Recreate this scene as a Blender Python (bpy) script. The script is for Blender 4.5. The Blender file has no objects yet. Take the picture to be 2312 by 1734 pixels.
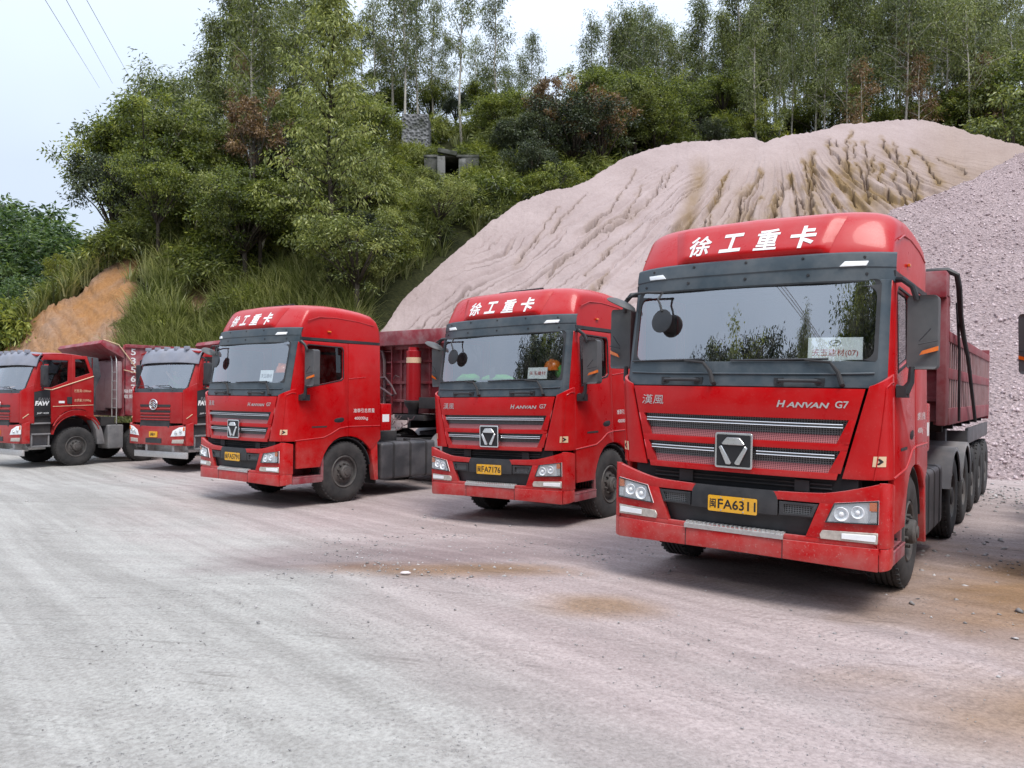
import bpy, bmesh, math, random
import numpy as np
from mathutils import Vector, Matrix, Euler
from mathutils.bvhtree import BVHTree
from mathutils.geometry import tessellate_polygon

SC = bpy.context.scene
COL = SC.collection
R = math.radians
random.seed(7)
RNG = np.random.default_rng(11)

# ------------------------------------------------------------------ camera
CAMH, FPX, PITCH = 1.853, 1738.4, 0.01475
cam_d = bpy.data.cameras.new("camera")
cam_d.sensor_width = 36.0
cam_d.lens = 36.0 * FPX / 2312.0
cam_d.clip_start, cam_d.clip_end = 0.1, 3000.0
cam = bpy.data.objects.new("camera", cam_d)
cam.location = (0, 0, CAMH)
cam.rotation_euler = (math.pi / 2 + PITCH, 0, 0)
COL.objects.link(cam)
SC.camera = cam
# ------------------------------------------------------------------ sky and sun
SUN_EL, SUN_AZ = R(60), R(158)            # high sun behind thin cloud, behind the camera and a little to the right
world = bpy.data.worlds.new("World")
SC.world = world
world.use_nodes = True
wn, wl = world.node_tree.nodes, world.node_tree.links
wn.clear()
wo = wn.new("ShaderNodeOutputWorld")
wb = wn.new("ShaderNodeBackground")
sky = wn.new("ShaderNodeTexSky")
sky.sky_type = 'NISHITA'
sky.sun_disc = False
sky.sun_elevation = SUN_EL
sky.sun_rotation = SUN_AZ
sky.air_density, sky.dust_density, sky.ozone_density = 1.0, 2.5, 1.0
wtc = wn.new("ShaderNodeTexCoord")
wno = wn.new("ShaderNodeTexNoise")
wno.inputs["Scale"].default_value = 1.6
wno.inputs["Detail"].default_value = 4
wmr = wn.new("ShaderNodeMapRange")
wmr.inputs["From Min"].default_value, wmr.inputs["From Max"].default_value = 0.3, 0.7
wmr.inputs["To Min"].default_value, wmr.inputs["To Max"].default_value = 0.72, 0.97
wmx = wn.new("ShaderNodeMix")
wmx.data_type = 'RGBA'
wmx.inputs[7].default_value = (7.3, 8.35, 10.0, 1)       # cloud veil (before the strength below), brighter overhead as an overcast sky is
wsp = wn.new("ShaderNodeSeparateXYZ")
wl.new(wtc.outputs["Generated"], wsp.inputs[0])
wgr = wn.new("ShaderNodeMapRange")
wgr.inputs["From Min"].default_value, wgr.inputs["From Max"].default_value = 0.25, 1.0
wgr.inputs["To Min"].default_value, wgr.inputs["To Max"].default_value = 1.0, 2.0
wl.new(wsp.outputs["Z"], wgr.inputs["Value"])
wmu = wn.new("ShaderNodeMix")
wmu.data_type = 'RGBA'
wmu.blend_type = 'MULTIPLY'
wmu.inputs[0].default_value = 1.0
wl.new(wtc.outputs["Generated"], wno.inputs["Vector"])
wl.new(wno.outputs["Fac"], wmr.inputs["Value"])
wl.new(wmr.outputs["Result"], wmx.inputs[0])
wl.new(sky.outputs["Color"], wmx.inputs[6])
wl.new(wmx.outputs[2], wmu.inputs[6]); wl.new(wgr.outputs["Result"], wmu.inputs[7])
wl.new(wmu.outputs[2], wb.inputs["Color"])
wb.inputs["Strength"].default_value = 0.1
wl.new(wb.outputs[0], wo.inputs["Surface"])
sun_d = bpy.data.lights.new("sun", 'SUN')
sun_d.energy = 2.5
sun_d.angle = R(25)
sun_d.color = (1.0, 0.96, 0.9)
sun = bpy.data.objects.new("sun", sun_d)
sd = Vector((math.sin(SUN_AZ) * math.cos(SUN_EL), math.cos(SUN_AZ) * math.cos(SUN_EL), math.sin(SUN_EL)))
sun.rotation_euler = sd.to_track_quat('Z', 'Y').to_euler()
sun.location = (0, 0, 60)
COL.objects.link(sun)
SC.view_settings.view_transform = 'Standard'
SC.view_settings.look = 'None'
SC.view_settings.exposure = 0.17
SC.view_settings.gamma = 1.0
SC.view_settings.use_curve_mapping = False
SC.render.engine = 'CYCLES'
SC.cycles.max_bounces = 8
SC.cycles.transparent_max_bounces = 12
SC.cycles.use_denoising = True
SC.cycles.use_adaptive_sampling = True

def at(u, v, Y):
    """point at depth Y (metres ahead) seen at source pixel (u, v)"""
    c, s = math.cos(PITCH), math.sin(PITCH)
    k = -(v - 867) / FPX
    yc = Y / (c - k * s)
    return Vector(((u - 1156) / FPX * yc, Y, CAMH + yc * s + k * yc * c))

# ------------------------------------------------------------------ materials
def s2l(c):
    return tuple(((x / 255) / 12.92 if x / 255 <= 0.04045 else ((x / 255 + 0.055) / 1.055) ** 2.4) for x in c)

class NT:
    def __init__(s, name):
        s.m = bpy.data.materials.new(name)
        s.m.use_nodes = True
        s.n, s.l = s.m.node_tree.nodes, s.m.node_tree.links
        s.b = s.n["Principled BSDF"]
        s.out = s.n["Material Output"]
        s.tc = s.n.new("ShaderNodeTexCoord")
    def noise(s, scale, detail=4, rough=0.55, vec=None, stretch=None, rot=(0, 0, 0), dist=0.0):
        t = s.n.new("ShaderNodeTexNoise")
        t.inputs["Scale"].default_value = scale
        t.inputs["Detail"].default_value = detail
        t.inputs["Roughness"].default_value = rough
        t.inputs["Distortion"].default_value = dist
        v = vec or s.tc.outputs["Object"]
        if stretch:
            mp = s.n.new("ShaderNodeMapping")
            mp.vector_type = 'TEXTURE'
            mp.inputs["Rotation"].default_value = rot
            mp.inputs["Scale"].default_value = tuple(1 / q for q in stretch)
            s.l.new(v, mp.inputs["Vector"])
            v = mp.outputs[0]
        s.l.new(v, t.inputs["Vector"])
        return t.outputs["Fac"]
    def ramp(s, val, lo, hi, a=0.0, b=1.0):
        t = s.n.new("ShaderNodeMapRange")
        t.clamp = True
        s.l.new(val, t.inputs["Value"])
        t.inputs["From Min"].default_value, t.inputs["From Max"].default_value = lo, hi
        t.inputs["To Min"].default_value, t.inputs["To Max"].default_value = a, b
        return t.outputs["Result"]
    def mix(s, f, a, b, blend='MIX'):
        t = s.n.new("ShaderNodeMix")
        t.data_type = 'RGBA'
        t.blend_type = blend
        for i, v in ((0, f), (6, a), (7, b)):
            if isinstance(v, (int, float)):
                t.inputs[i].default_value = v
            elif isinstance(v, tuple):
                t.inputs[i].default_value = (*v[:3], 1)
            else:
                s.l.new(v, t.inputs[i])
        return t.outputs[2]
    def math(s, op, a, b=0.0):
        t = s.n.new("ShaderNodeMath")
        t.operation = op
        for i, v in ((0, a), (1, b)):
            if isinstance(v, (int, float)):
                t.inputs[i].default_value = v
            else:
                s.l.new(v, t.inputs[i])
        return t.outputs[0]
    def attr(s, name, vec=False):
        t = s.n.new("ShaderNodeAttribute")
        t.attribute_name = name
        return t.outputs["Color" if vec else "Fac"]
    def bump(s, h, strength, dist=0.02, prev=None):
        t = s.n.new("ShaderNodeBump")
        t.inputs["Strength"].default_value = strength
        t.inputs["Distance"].default_value = dist
        s.l.new(h, t.inputs["Height"])
        if prev:
            s.l.new(prev, t.inputs["Normal"])
        s.l.new(t.outputs[0], s.b.inputs["Normal"])
        return t.outputs[0]
    def base(s, c):
        if isinstance(c, tuple):
            s.b.inputs["Base Color"].default_value = (*c[:3], 1)
        else:
            s.l.new(c, s.b.inputs["Base Color"])
    def set(s, **k):
        for a, v in k.items():
            i = s.b.inputs[a.replace("_", " ")]
            if hasattr(v, "is_linked"):
                s.l.new(v, i)
            else:
                i.default_value = v

def plain(name, col, rough=0.5, metal=0.0, var=0.15, scale=9.0, dust=0.0, dustcol=(0.42, 0.34, 0.3), coat=0.0, spec=0.5):
    m = NT(name)
    n = m.noise(scale, 5)
    c = m.mix(m.ramp(n, 0.3, 0.7), tuple(x * (1 - var) for x in col), tuple(min(1, x * (1 + var)) for x in col))
    if dust > 0:
        d = m.noise(3.1, 6, 0.65)
        f = m.ramp(d, 0.40, 0.72, 0, dust)
        c = m.mix(f, c, dustcol)
        m.set(Roughness=m.ramp(d, 0.35, 0.7, rough, min(1, rough + 0.3)))
    else:
        m.set(Roughness=rough)
    m.base(c)
    m.set(Metallic=metal, Coat_Weight=coat, Coat_Roughness=0.12, Specular_IOR_Level=spec)
    return m.m

def paint(name, col, fade, dust, rough=0.3, coat=0.14):
    m = NT(name)
    big = m.noise(0.9, 3)
    c = m.mix(m.ramp(big, 0.35, 0.68), col, fade)
    d = m.noise(2.3, 7, 0.68)
    sp = m.noise(46, 3, 0.6)
    # road dust lies low on the panels: splashed up from the wheels, densest along the bottom edges
    sep = m.n.new("ShaderNodeSeparateXYZ")
    m.l.new(m.tc.outputs["Object"], sep.inputs[0])
    lowf = m.ramp(sep.outputs["Z"], 0.35, 1.25, 1.0, 0.14)
    f = m.math('MULTIPLY', m.ramp(d, 0.36, 0.74), lowf)
    f = m.math('MULTIPLY', f, dust)
    f2 = m.math('MULTIPLY', m.ramp(sp, 0.60, 0.72), m.math('MULTIPLY', lowf, 0.35))
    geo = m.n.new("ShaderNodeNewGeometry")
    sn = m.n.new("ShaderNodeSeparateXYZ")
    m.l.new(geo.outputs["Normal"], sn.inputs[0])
    # pinkish sky sheen, with some dust, painted onto faces that look up
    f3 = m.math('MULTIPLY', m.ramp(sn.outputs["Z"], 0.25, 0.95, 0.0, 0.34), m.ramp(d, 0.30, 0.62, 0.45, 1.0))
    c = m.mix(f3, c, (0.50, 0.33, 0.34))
    c = m.mix(f, c, (0.43, 0.33, 0.29))
    c = m.mix(f2, c, (0.5, 0.42, 0.38))
    m.base(c)
    m.set(Roughness=m.math('ADD', m.math('MULTIPLY', f, 0.5), m.ramp(d, 0.3, 0.8, rough - 0.06, rough + 0.12)), Coat_Weight=coat, Coat_Roughness=0.05, Specular_IOR_Level=0.2)
    return m.m

def glassy(name, tint, refl, rough=0.0, gl=(0.95, 0.97, 1.0)):
    m = NT(name)
    m.n.remove(m.b)
    tr = m.n.new("ShaderNodeBsdfTransparent")
    tr.inputs[0].default_value = (*tint, 1)
    g = m.n.new("ShaderNodeBsdfGlossy")
    g.inputs["Roughness"].default_value = rough
    g.inputs["Color"].default_value = (*gl, 1)
    fr = m.n.new("ShaderNodeFresnel")
    fr.inputs[0].default_value = 1.5
    f = m.math('MINIMUM', m.math('ADD', fr.outputs[0], refl), 0.95)
    geo = m.n.new("ShaderNodeNewGeometry")
    f = m.math('MULTIPLY', f, m.math('SUBTRACT', 1.0, geo.outputs["Backfacing"]))     # one reflection per pane
    dn = m.noise(5.0, 6, 0.7)
    dirt = m.n.new("ShaderNodeBsdfDiffuse")
    dirt.inputs[0].default_value = (0.5, 0.45, 0.42, 1)
    mx = m.n.new("ShaderNodeMixShader")
    m.l.new(f, mx.inputs[0]); m.l.new(tr.outputs[0], mx.inputs[1]); m.l.new(g.outputs[0], mx.inputs[2])
    m2 = m.n.new("ShaderNodeMixShader")
    m.l.new(m.ramp(dn, 0.42, 0.8, 0.0, 0.035), m2.inputs[0])
    m.l.new(mx.outputs[0], m2.inputs[1]); m.l.new(dirt.outputs[0], m2.inputs[2])
    m.l.new(m2.outputs[0], m.out.inputs["Surface"])
    return m.m

def mesh_mat(name, hole, bar, scale):
    m = NT(name)
    t = m.n.new("ShaderNodeTexVoronoi")
    t.feature = 'DISTANCE_TO_EDGE'
    t.inputs["Scale"].default_value = scale
    t.inputs["Randomness"].default_value = 0.15
    mp = m.n.new("ShaderNodeMapping")
    mp.inputs["Scale"].default_value = (1, 0.02, 1.25)
    m.l.new(m.tc.outputs["Object"], mp.inputs[0]); m.l.new(mp.outputs[0], t.inputs["Vector"])
    f = m.ramp(t.outputs["Distance"], 0.08, 0.2)
    m.base(m.mix(f, bar, hole))
    m.set(Roughness=0.5)
    m.bump(f, -0.5, 0.004)
    return m.m

MT = {}
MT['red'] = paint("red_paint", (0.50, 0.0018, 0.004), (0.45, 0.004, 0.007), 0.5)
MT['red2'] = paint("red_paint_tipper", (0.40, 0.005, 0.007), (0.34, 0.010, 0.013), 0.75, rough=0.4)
MT['red3'] = plain("faded_red_steel", (0.26, 0.024, 0.035), 0.5, 0, 0.25, 2.0, 0.75, (0.36, 0.25, 0.25))
MT['red4'] = plain("dull_red_steel", (0.20, 0.020, 0.028), 0.6, 0, 0.2, 2.0, 0.5, (0.36, 0.23, 0.23))
MT['visor'] = plain("slate_plastic", (0.040, 0.057, 0.070), 0.38, 0, 0.12, 4, 0.35, (0.2, 0.2, 0.2))
MT['black'] = plain("black_plastic", (0.018, 0.019, 0.022), 0.45, 0, 0.2, 6, 0.3, (0.13, 0.12, 0.12))
MT['dark'] = plain("dark_steel", (0.022, 0.022, 0.024), 0.7, 0.0, 0.3, 5, 0.35, (0.12, 0.1, 0.09))
MT['grey'] = plain("mirror_grey", (0.075, 0.077, 0.08), 0.5, 0, 0.1, 5, 0.3, (0.2, 0.19, 0.18))
MT['tank'] = plain("tank_grey", (0.065, 0.066, 0.072), 0.42, 0.2, 0.15, 3, 0.4, (0.22, 0.2, 0.2))
MT['lgrey'] = plain("dusty_grey_plastic", (0.16, 0.16, 0.165), 0.7, 0, 0.2, 4, 0.6, (0.34, 0.3, 0.29))
MT['rubber'] = plain("tyre_rubber", (0.02, 0.02, 0.021), 0.8, 0, 0.2, 8, 0.55, (0.10, 0.09, 0.085))
MT['rim'] = plain("dusty_steel_rim", (0.075, 0.072, 0.07), 0.6, 0.3, 0.3, 12, 0.6, (0.2, 0.17, 0.155))
MT['chrome'] = plain("chrome", (0.78, 0.79, 0.8), 0.16, 1.0, 0.05, 6, 0.12)
MT['alu'] = plain("scuffed_aluminium", (0.55, 0.54, 0.53), 0.42, 0.7, 0.12, 30, 0.3, (0.5, 0.42, 0.4))
MT['white'] = plain("white_lettering", (0.8, 0.79, 0.77), 0.55, 0, 0.04, 8)
MT['card'] = plain("white_card", (0.82, 0.82, 0.82), 0.6, 0, 0.03, 4)
MT['redink'] = plain("red_ink", (0.45, 0.02, 0.03), 0.6, 0, 0.1, 9)
MT['blackink'] = plain("black_ink", (0.015, 0.015, 0.017), 0.6, 0, 0.1, 9)
MT['plate'] = plain("yellow_plate", (0.80, 0.40, 0.008), 0.42, 0, 0.08, 9, 0.15)
MT['amber'] = plain("amber_lens", (0.75, 0.16, 0.015), 0.25, 0, 0.1, 20, 0, coat=0.5)
MT['helmet'] = plain("orange_helmet", (0.75, 0.17, 0.01), 0.3, 0, 0.05, 9, 0, coat=0.4)
MT['vest'] = plain("green_cloth", (0.08, 0.36, 0.05), 0.85, 0, 0.25, 14)
MT['lamp'] = plain("lamp_reflector", (0.9, 0.91, 0.92), 0.3, 0.0, 0.05, 18)
MT['lampglass'] = glassy("lamp_cover", (0.93, 0.94, 0.95), 0.07)
MT['fog'] = plain("dusty_lamp_lens", (0.52, 0.47, 0.42), 0.35, 0.2, 0.2, 30, 0.5, (0.5, 0.42, 0.36))
MT['wind'] = glassy("windscreen_glass", (0.92, 0.95, 0.95), 0.29)
MT['side'] = glassy("side_window_glass", (0.2, 0.21, 0.22), 0.02)
MT['mirror'] = plain("mirror_glass", (0.75, 0.78, 0.8), 0.03, 1.0, 0.02, 3)
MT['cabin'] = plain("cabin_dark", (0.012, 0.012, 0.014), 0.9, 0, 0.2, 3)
MT['dash'] = plain("dash_grey", (0.10, 0.105, 0.11), 0.75, 0, 0.15, 5)
MT['seat'] = plain("seat_cloth", (0.05, 0.05, 0.055), 0.9, 0, 0.25, 20)
MT['comb'] = mesh_mat("honeycomb_grille", (0.004, 0.004, 0.005), (0.16, 0.16, 0.165), 46)
MT['redmesh'] = mesh_mat("perforated_red_grille", (0.12, 0.02, 0.025), (0.50, 0.16, 0.16), 55)
MT['decal'] = plain("cream_sticker", (0.72, 0.52, 0.33), 0.5, 0, 0.05, 9)
MT['hose'] = plain("hose_rubber", (0.09, 0.05, 0.055), 0.55, 0, 0.25, 9, 0.3)
MT['skin'] = plain("skin", (0.45, 0.24, 0.16), 0.6, 0, 0.08, 9)
MT['hair'] = plain("black_hair", (0.012, 0.011, 0.011), 0.6, 0, 0.2, 40)

# ------------------------------------------------------------------ mesh building
def link(o, parent=None):
    COL.objects.link(o)
    if parent is not None:
        o.parent = parent
    return o

def finish(bm, name, mat, parent=None, bevel=0.0, seg=2, smooth=35, weld=True):
    if weld:
        bmesh.ops.remove_doubles(bm, verts=bm.verts, dist=0.0004)
    bmesh.ops.recalc_face_normals(bm, faces=bm.faces)
    if bevel > 0:
        es = [e for e in bm.edges if len(e.link_faces) == 2 and e.calc_face_angle(0) > R(40)]
        bmesh.ops.bevel(bm, geom=es, offset=bevel, segments=seg, affect='EDGES', profile=0.6, clamp_overlap=True)
    for f in bm.faces:
        f.smooth = smooth > 0
    if smooth > 0:
        for e in bm.edges:
            e.smooth = not (len(e.link_faces) == 2 and e.calc_face_angle(0) > R(smooth))
    me = bpy.data.meshes.new(name)
    bm.to_mesh(me)
    bm.free()
    mats = mat if isinstance(mat, (list, tuple)) else [mat]
    for m in mats:
        me.materials.append(m)
    return link(bpy.data.objects.new(name, me), parent)

class MB:
    """collects shapes for one mesh object"""
    def __init__(s):
        s.bm = bmesh.new()
        s.mi = 0
    def _f(s, vs):
        try:
            f = s.bm.faces.new(vs)
            f.material_index = s.mi
        except ValueError:
            pass
    def box(s, a, b, M=None):
        x0, y0, z0 = a; x1, y1, z1 = b
        P = [Vector(p) for p in ((x0, y0, z0), (x1, y0, z0), (x1, y1, z0), (x0, y1, z0), (x0, y0, z1), (x1, y0, z1), (x1, y1, z1), (x0, y1, z1))]
        if M is not None:
            P = [M @ p for p in P]
        v = [s.bm.verts.new(p) for p in P]
        for q in ((0, 3, 2, 1), (4, 5, 6, 7), (0, 1, 5, 4), (1, 2, 6, 5), (2, 3, 7, 6), (3, 0, 4, 7)):
            s._f([v[i] for i in q])
        return s
    def tube(s, pts, r, n=8, caps=True):
        pts = [Vector(p) for p in pts]
        rs = r if isinstance(r, (list, tuple)) else [r] * len(pts)
        rings = []
        up = None
        for i, p in enumerate(pts):
            d = (pts[min(i + 1, len(pts) - 1)] - pts[max(i - 1, 0)]).normalized()
            if up is None:
                up = Vector((0, 0, 1)) if abs(d.z) < 0.9 else Vector((1, 0, 0))
            a = d.cross(up).normalized()
            b = a.cross(d).normalized()
            up = b
            rings.append([s.bm.verts.new(p + (a * math.cos(2 * math.pi * k / n) + b * math.sin(2 * math.pi * k / n)) * rs[i]) for k in range(n)])
        for i in range(len(rings) - 1):
            for k in range(n):
                s._f([rings[i][k], rings[i][(k + 1) % n], rings[i + 1][(k + 1) % n], rings[i + 1][k]])
        if caps:
            s._f(rings[0][::-1]); s._f(rings[-1])
        return s
    def lathe(s, prof, M=None, n=32, close=False):
        """prof: (radius, height) pairs, turned about the local z axis"""
        M = M or Matrix()
        rings = []
        for r, h in prof:
            if r < 1e-6:
                rings.append([s.bm.verts.new(M @ Vector((0, 0, h)))])
            else:
                rings.append([s.bm.verts.new(M @ Vector((r * math.cos(2 * math.pi * k / n), r * math.sin(2 * math.pi * k / n), h))) for k in range(n)])
        seq = list(range(len(rings)))
        if close:
            seq.append(0)
        for i, j in zip(seq, seq[1:]):
            A, B = rings[i], rings[j]
            for k in range(n):
                a0, a1 = A[k % len(A)], A[(k + 1) % len(A)]
                b0, b1 = B[k % len(B)], B[(k + 1) % len(B)]
                vs = [a0]
                for q in (a1, b1, b0):
                    if q not in vs:
                        vs.append(q)
                if len(vs) > 2:
                    s._f(vs)
        return s
    def prism(s, outer, holes, fn, d):
        """2D outline (with holes) -> slab; fn(u, v, w) gives the 3D point, w runs 0..d"""
        loops = [outer] + list(holes)
        flat = [p for l in loops for p in l]
        tris = tessellate_polygon([[Vector((p[0], p[1], 0)) for p in l] for l in loops])
        A = [s.bm.verts.new(fn(p[0], p[1], 0.0)) for p in flat]
        B = [s.bm.verts.new(fn(p[0], p[1], d)) for p in flat]
        for t in tris:
            s._f([A[i] for i in t]); s._f([B[i] for i in reversed(t)])
        k = 0
        for l in loops:
            n = len(l)
            for i in range(n):
                a, b = k + i, k + (i + 1) % n
                s._f([A[a], A[b], B[b], B[a]])
            k += n
        return s
    def patch(s, fn, nu, nv, t, hint=None):
        """curved panel fn(u, v) with thickness t towards the hint point or +y"""
        P = [[Vector(fn(i / nu, j / nv)) for i in range(nu + 1)] for j in range(nv + 1)]
        F = [[s.bm.verts.new(p) for p in row] for row in P]
        Bk = []
        for j in range(nv + 1):
            row = []
            for i in range(nu + 1):
                du = P[j][min(i + 1, nu)] - P[j][max(i - 1, 0)]
                dv = P[min(j + 1, nv)][i] - P[max(j - 1, 0)][i]
                nn = du.cross(dv)
                nn = nn.normalized() if nn.length > 1e-9 else Vector((0, 1, 0))
                w = (Vector(hint) - P[j][i]) if hint else Vector((0, 1, 0))
                if nn.dot(w) < 0:
                    nn = -nn
                row.append(s.bm.verts.new(P[j][i] + nn * t))
            Bk.append(row)
        for j in range(nv):
            for i in range(nu):
                s._f([F[j][i], F[j][i + 1], F[j + 1][i + 1], F[j + 1][i]])
                s._f([Bk[j][i], Bk[j + 1][i], Bk[j + 1][i + 1], Bk[j][i + 1]])
        for i in range(nu):
            s._f([F[0][i], Bk[0][i], Bk[0][i + 1], F[0][i + 1]])
            s._f([F[nv][i], F[nv][i + 1], Bk[nv][i + 1], Bk[nv][i]])
        for j in range(nv):
            s._f([F[j][0], F[j + 1][0], Bk[j + 1][0], Bk[j][0]])
            s._f([F[j][nu], Bk[j][nu], Bk[j + 1][nu], F[j + 1][nu]])
        return s
    def raw(s, verts, faces):
        v = [s.bm.verts.new(p) for p in verts]
        for f in faces:
            s._f([v[i] for i in f])
        return s
    def mirror_x(s):
        """adds the mirror image of everything so far"""
        g = bmesh.ops.duplicate(s.bm, geom=s.bm.verts[:] + s.bm.edges[:] + s.bm.faces[:])
        for e in g['geom']:
            if isinstance(e, bmesh.types.BMVert):
                e.co.x = -e.co.x
        return s
    def build(s, name, mat, parent=None, **k):
        return finish(s.bm, name, mat, parent, **k)

def rrect(x0, y0, x1, y1, r, n=4):
    P = []
    for cx, cy, a in ((x1 - r, y1 - r, 0), (x0 + r, y1 - r, 90), (x0 + r, y0 + r, 180), (x1 - r, y0 + r, 270)):
        for k in range(n + 1):
            t = R(a + 90 * k / n)
            P.append((cx + r * math.cos(t), cy + r * math.sin(t)))
    return P

_txt = {}
def text_geo(body, bold=0.0, shear=0.0):
    """letters as flat triangles, width normalised by height 1"""
    key = (body, bold, shear)
    if key not in _txt:
        c = bpy.data.curves.new("lettering", 'FONT')
        c.body = body
        c.size = 1.0
        c.offset = bold
        c.shear = shear
        c.resolution_u = 3
        c.align_x = 'CENTER'
        c.align_y = 'CENTER'
        o = bpy.data.objects.new("lettering", c)
        COL.objects.link(o)
        bpy.context.view_layer.update()
        me = bpy.data.meshes.new_from_object(o.evaluated_get(bpy.context.evaluated_depsgraph_get()))
        vs = [v.co.copy() for v in me.vertices]
        fs = [tuple(p.vertices) for p in me.polygons]
        bpy.data.objects.remove(o); bpy.data.meshes.remove(me); bpy.data.curves.remove(c)
        xs = [v.x for v in vs]; ys = [v.y for v in vs]
        mx, my = (min(xs) + max(xs)) / 2, (min(ys) + max(ys)) / 2
        _txt[key] = ([(v.x - mx, v.y - my) for v in vs], fs, max(xs) - min(xs), max(ys) - min(ys))
    return _txt[key]

def lettering(name, body, mat, parent, fn, w, h, bold=0.0, shear=0.0, label=None):
    """fn(a, b) -> 3D point, a and b in metres from the centre of the writing"""
    vs, fs, tw, th = text_geo(body, bold, shear)
    b = MB()
    b.raw([fn(x / tw * w, y / th * h) for x, y in vs], fs)
    o = b.build(name, mat, parent, smooth=0, weld=False)
    if label:
        o['label'] = label
    return o

def tag(o, label=None, cat=None, group=None, kind=None):
    for k, v in (('label', label), ('category', cat), ('group', group), ('kind', kind)):
        if v:
            o[k] = v
    return o

def empty(name, M):
    o = bpy.data.objects.new(name, None)
    o.empty_display_size = 0.3
    o.matrix_world = M
    return link(o)

def copy_tree(o, parent=None):
    c = o.copy()
    COL.objects.link(c)
    c.parent = parent
    if parent is not None:
        c.matrix_parent_inverse = o.matrix_parent_inverse.copy()
    for ch in list(o.children):
        copy_tree(ch, c)
    return c

# ------------------------------------------------------------------ noise and terrain tables
def _hash(ix, iy, seed):
    h = (ix.astype(np.int64) * 374761393 + iy.astype(np.int64) * 668265263 + seed * 1442695041) & 0x7fffffff
    h = ((h ^ (h >> 13)) * 1274126177) & 0x7fffffff
    return ((h ^ (h >> 16)) & 0xffff) / 65535.0

def vnoise(x, y, seed=0):
    x = np.asarray(x, float); y = np.asarray(y, float)
    ix, iy = np.floor(x), np.floor(y)
    fx, fy = x - ix, y - iy
    ux, uy = fx * fx * (3 - 2 * fx), fy * fy * (3 - 2 * fy)
    a, b = _hash(ix, iy, seed), _hash(ix + 1, iy, seed)
    c, d = _hash(ix, iy + 1, seed), _hash(ix + 1, iy + 1, seed)
    return (a + (b - a) * ux) * (1 - uy) + (c + (d - c) * ux) * uy

def fbm(x, y, oct=4, seed=0):
    s, a, t = 0, 0.5, 0
    for o in range(oct):
        s = s + a * vnoise(np.asarray(x) * 2 ** o + 17.3 * o, np.asarray(y) * 2 ** o - 9.1 * o, seed + o)
        t += a
        a *= 0.5
    return s / t - 0.5

def grid_mesh(name, X, Y, Z, mat, attrs=None, smooth=True):
    nj, ni = X.shape
    me = bpy.data.meshes.new(name)
    co = np.stack([X, Y, Z], -1).reshape(-1, 3)
    me.vertices.add(len(co)); me.vertices.foreach_set("co", co.astype(np.float32).ravel())
    j, i = np.meshgrid(np.arange(nj - 1), np.arange(ni - 1), indexing='ij')
    a = (j * ni + i).ravel()
    q = np.stack([a, a + 1, a + 1 + ni, a + ni], 1).astype(np.int32)
    me.loops.add(q.size); me.loops.foreach_set("vertex_index", q.ravel())
    me.polygons.add(len(q)); me.polygons.foreach_set("loop_start", np.arange(0, q.size, 4, dtype=np.int32))
    me.update(calc_edges=True)
    me.polygons.foreach_set("use_smooth", np.full(len(q), smooth))
    for k, v in (attrs or {}).items():
        at_ = me.attributes.new(k, 'FLOAT', 'POINT')
        at_.data.foreach_set("value", np.asarray(v, np.float32).ravel())
    me.materials.append(mat)
    return link(bpy.data.objects.new(name, me))
# ================================================================== TERRAIN
POSE = {'R': (1.937, 6.835, 35.68, 0.0224, 0.003, 0.0633), 'M': (-0.315, 11.149, 35.36, -0.0088, -0.0064, -0.0407),
        'C': (-4.814, 13.291, 37.50, 0.0064, 0.0053, -0.0226), 'F': (-13.98, 20.97, 34.0, 0, 0, -0.12), 'G': (-9.17, 19.75, 31.0, 0, 0, -0.10),
        'N': (6.14, 6.6, 35.6, 0, 0, 0.03)}

def pose_matrix(k, yoff=0.0):
    x, y, a, e0, e1, z = POSE[k]
    M = Matrix.Translation((x, y, z)) @ Euler((-e1, e0, -R(a)), 'XYZ').to_matrix().to_4x4()
    return M @ Matrix.Translation((0, yoff, 0))

def ground_z(x, y):
    """the yard: nearly level, tilted a little under each parked lorry"""
    x = np.asarray(x, float); y = np.asarray(y, float)
    ws, zs = np.full(x.shape, 0.04), np.full(x.shape, 0.0)
    for k, (tx, ty, a, e0, e1, z0) in POSE.items():
        ca, sa = math.cos(R(a)), math.sin(R(a))
        lx = ca * (x - tx) - sa * (y - ty)
        ly = sa * (x - tx) + ca * (y - ty)
        d2 = (np.maximum(np.abs(lx) - 1.2, 0)) ** 2 + (np.maximum(np.maximum(-ly, ly - 11), 0)) ** 2
        w = np.exp(-d2 / 2.2 ** 2)
        zs = zs + w * (z0 - e0 * lx - e1 * ly)
        ws = ws + w
    return zs / ws

def axis(*segs):
    out = []
    for a, b, st in segs:
        out.append(np.arange(a, b, st))
    return np.concatenate(out)

gx = axis((-900, -100, 100), (-100, -30, 5), (-30, -14, 0.5), (-14, 9, 0.11), (9, 30, 0.5), (30, 100, 5), (100, 901, 100))
gy = axis((-900, -100, 100), (-100, -10, 5), (-10, 1, 0.6), (1, 14, 0.075), (14, 30, 0.25), (30, 100, 5), (100, 901, 100))
GX, GY = np.meshgrid(gx, gy)
GZ = ground_z(GX, GY)
_near = np.exp(-((GX / 40) ** 2 + ((GY - 12) / 40) ** 2))
# wheel tracks sweep across the yard from the lower right towards the far left
_tr = (GX * 0.74 + GY * 0.67) + 0.9 * fbm(GX * 0.12, GY * 0.12, 3, 5)
_al = (GX * -0.67 + GY * 0.74)
_rut = fbm(_tr * 1.6, _al * 0.05, 3, 31)
_rut2 = fbm(_tr * 5.5, _al * 0.16, 3, 37)
GZ = GZ + _near * (0.035 * fbm(GX * 0.5, GY * 0.5, 3, 3) + 0.022 * _rut + 0.010 * _rut2 + 0.008 * fbm(GX * 6, GY * 6, 2, 8))

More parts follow.
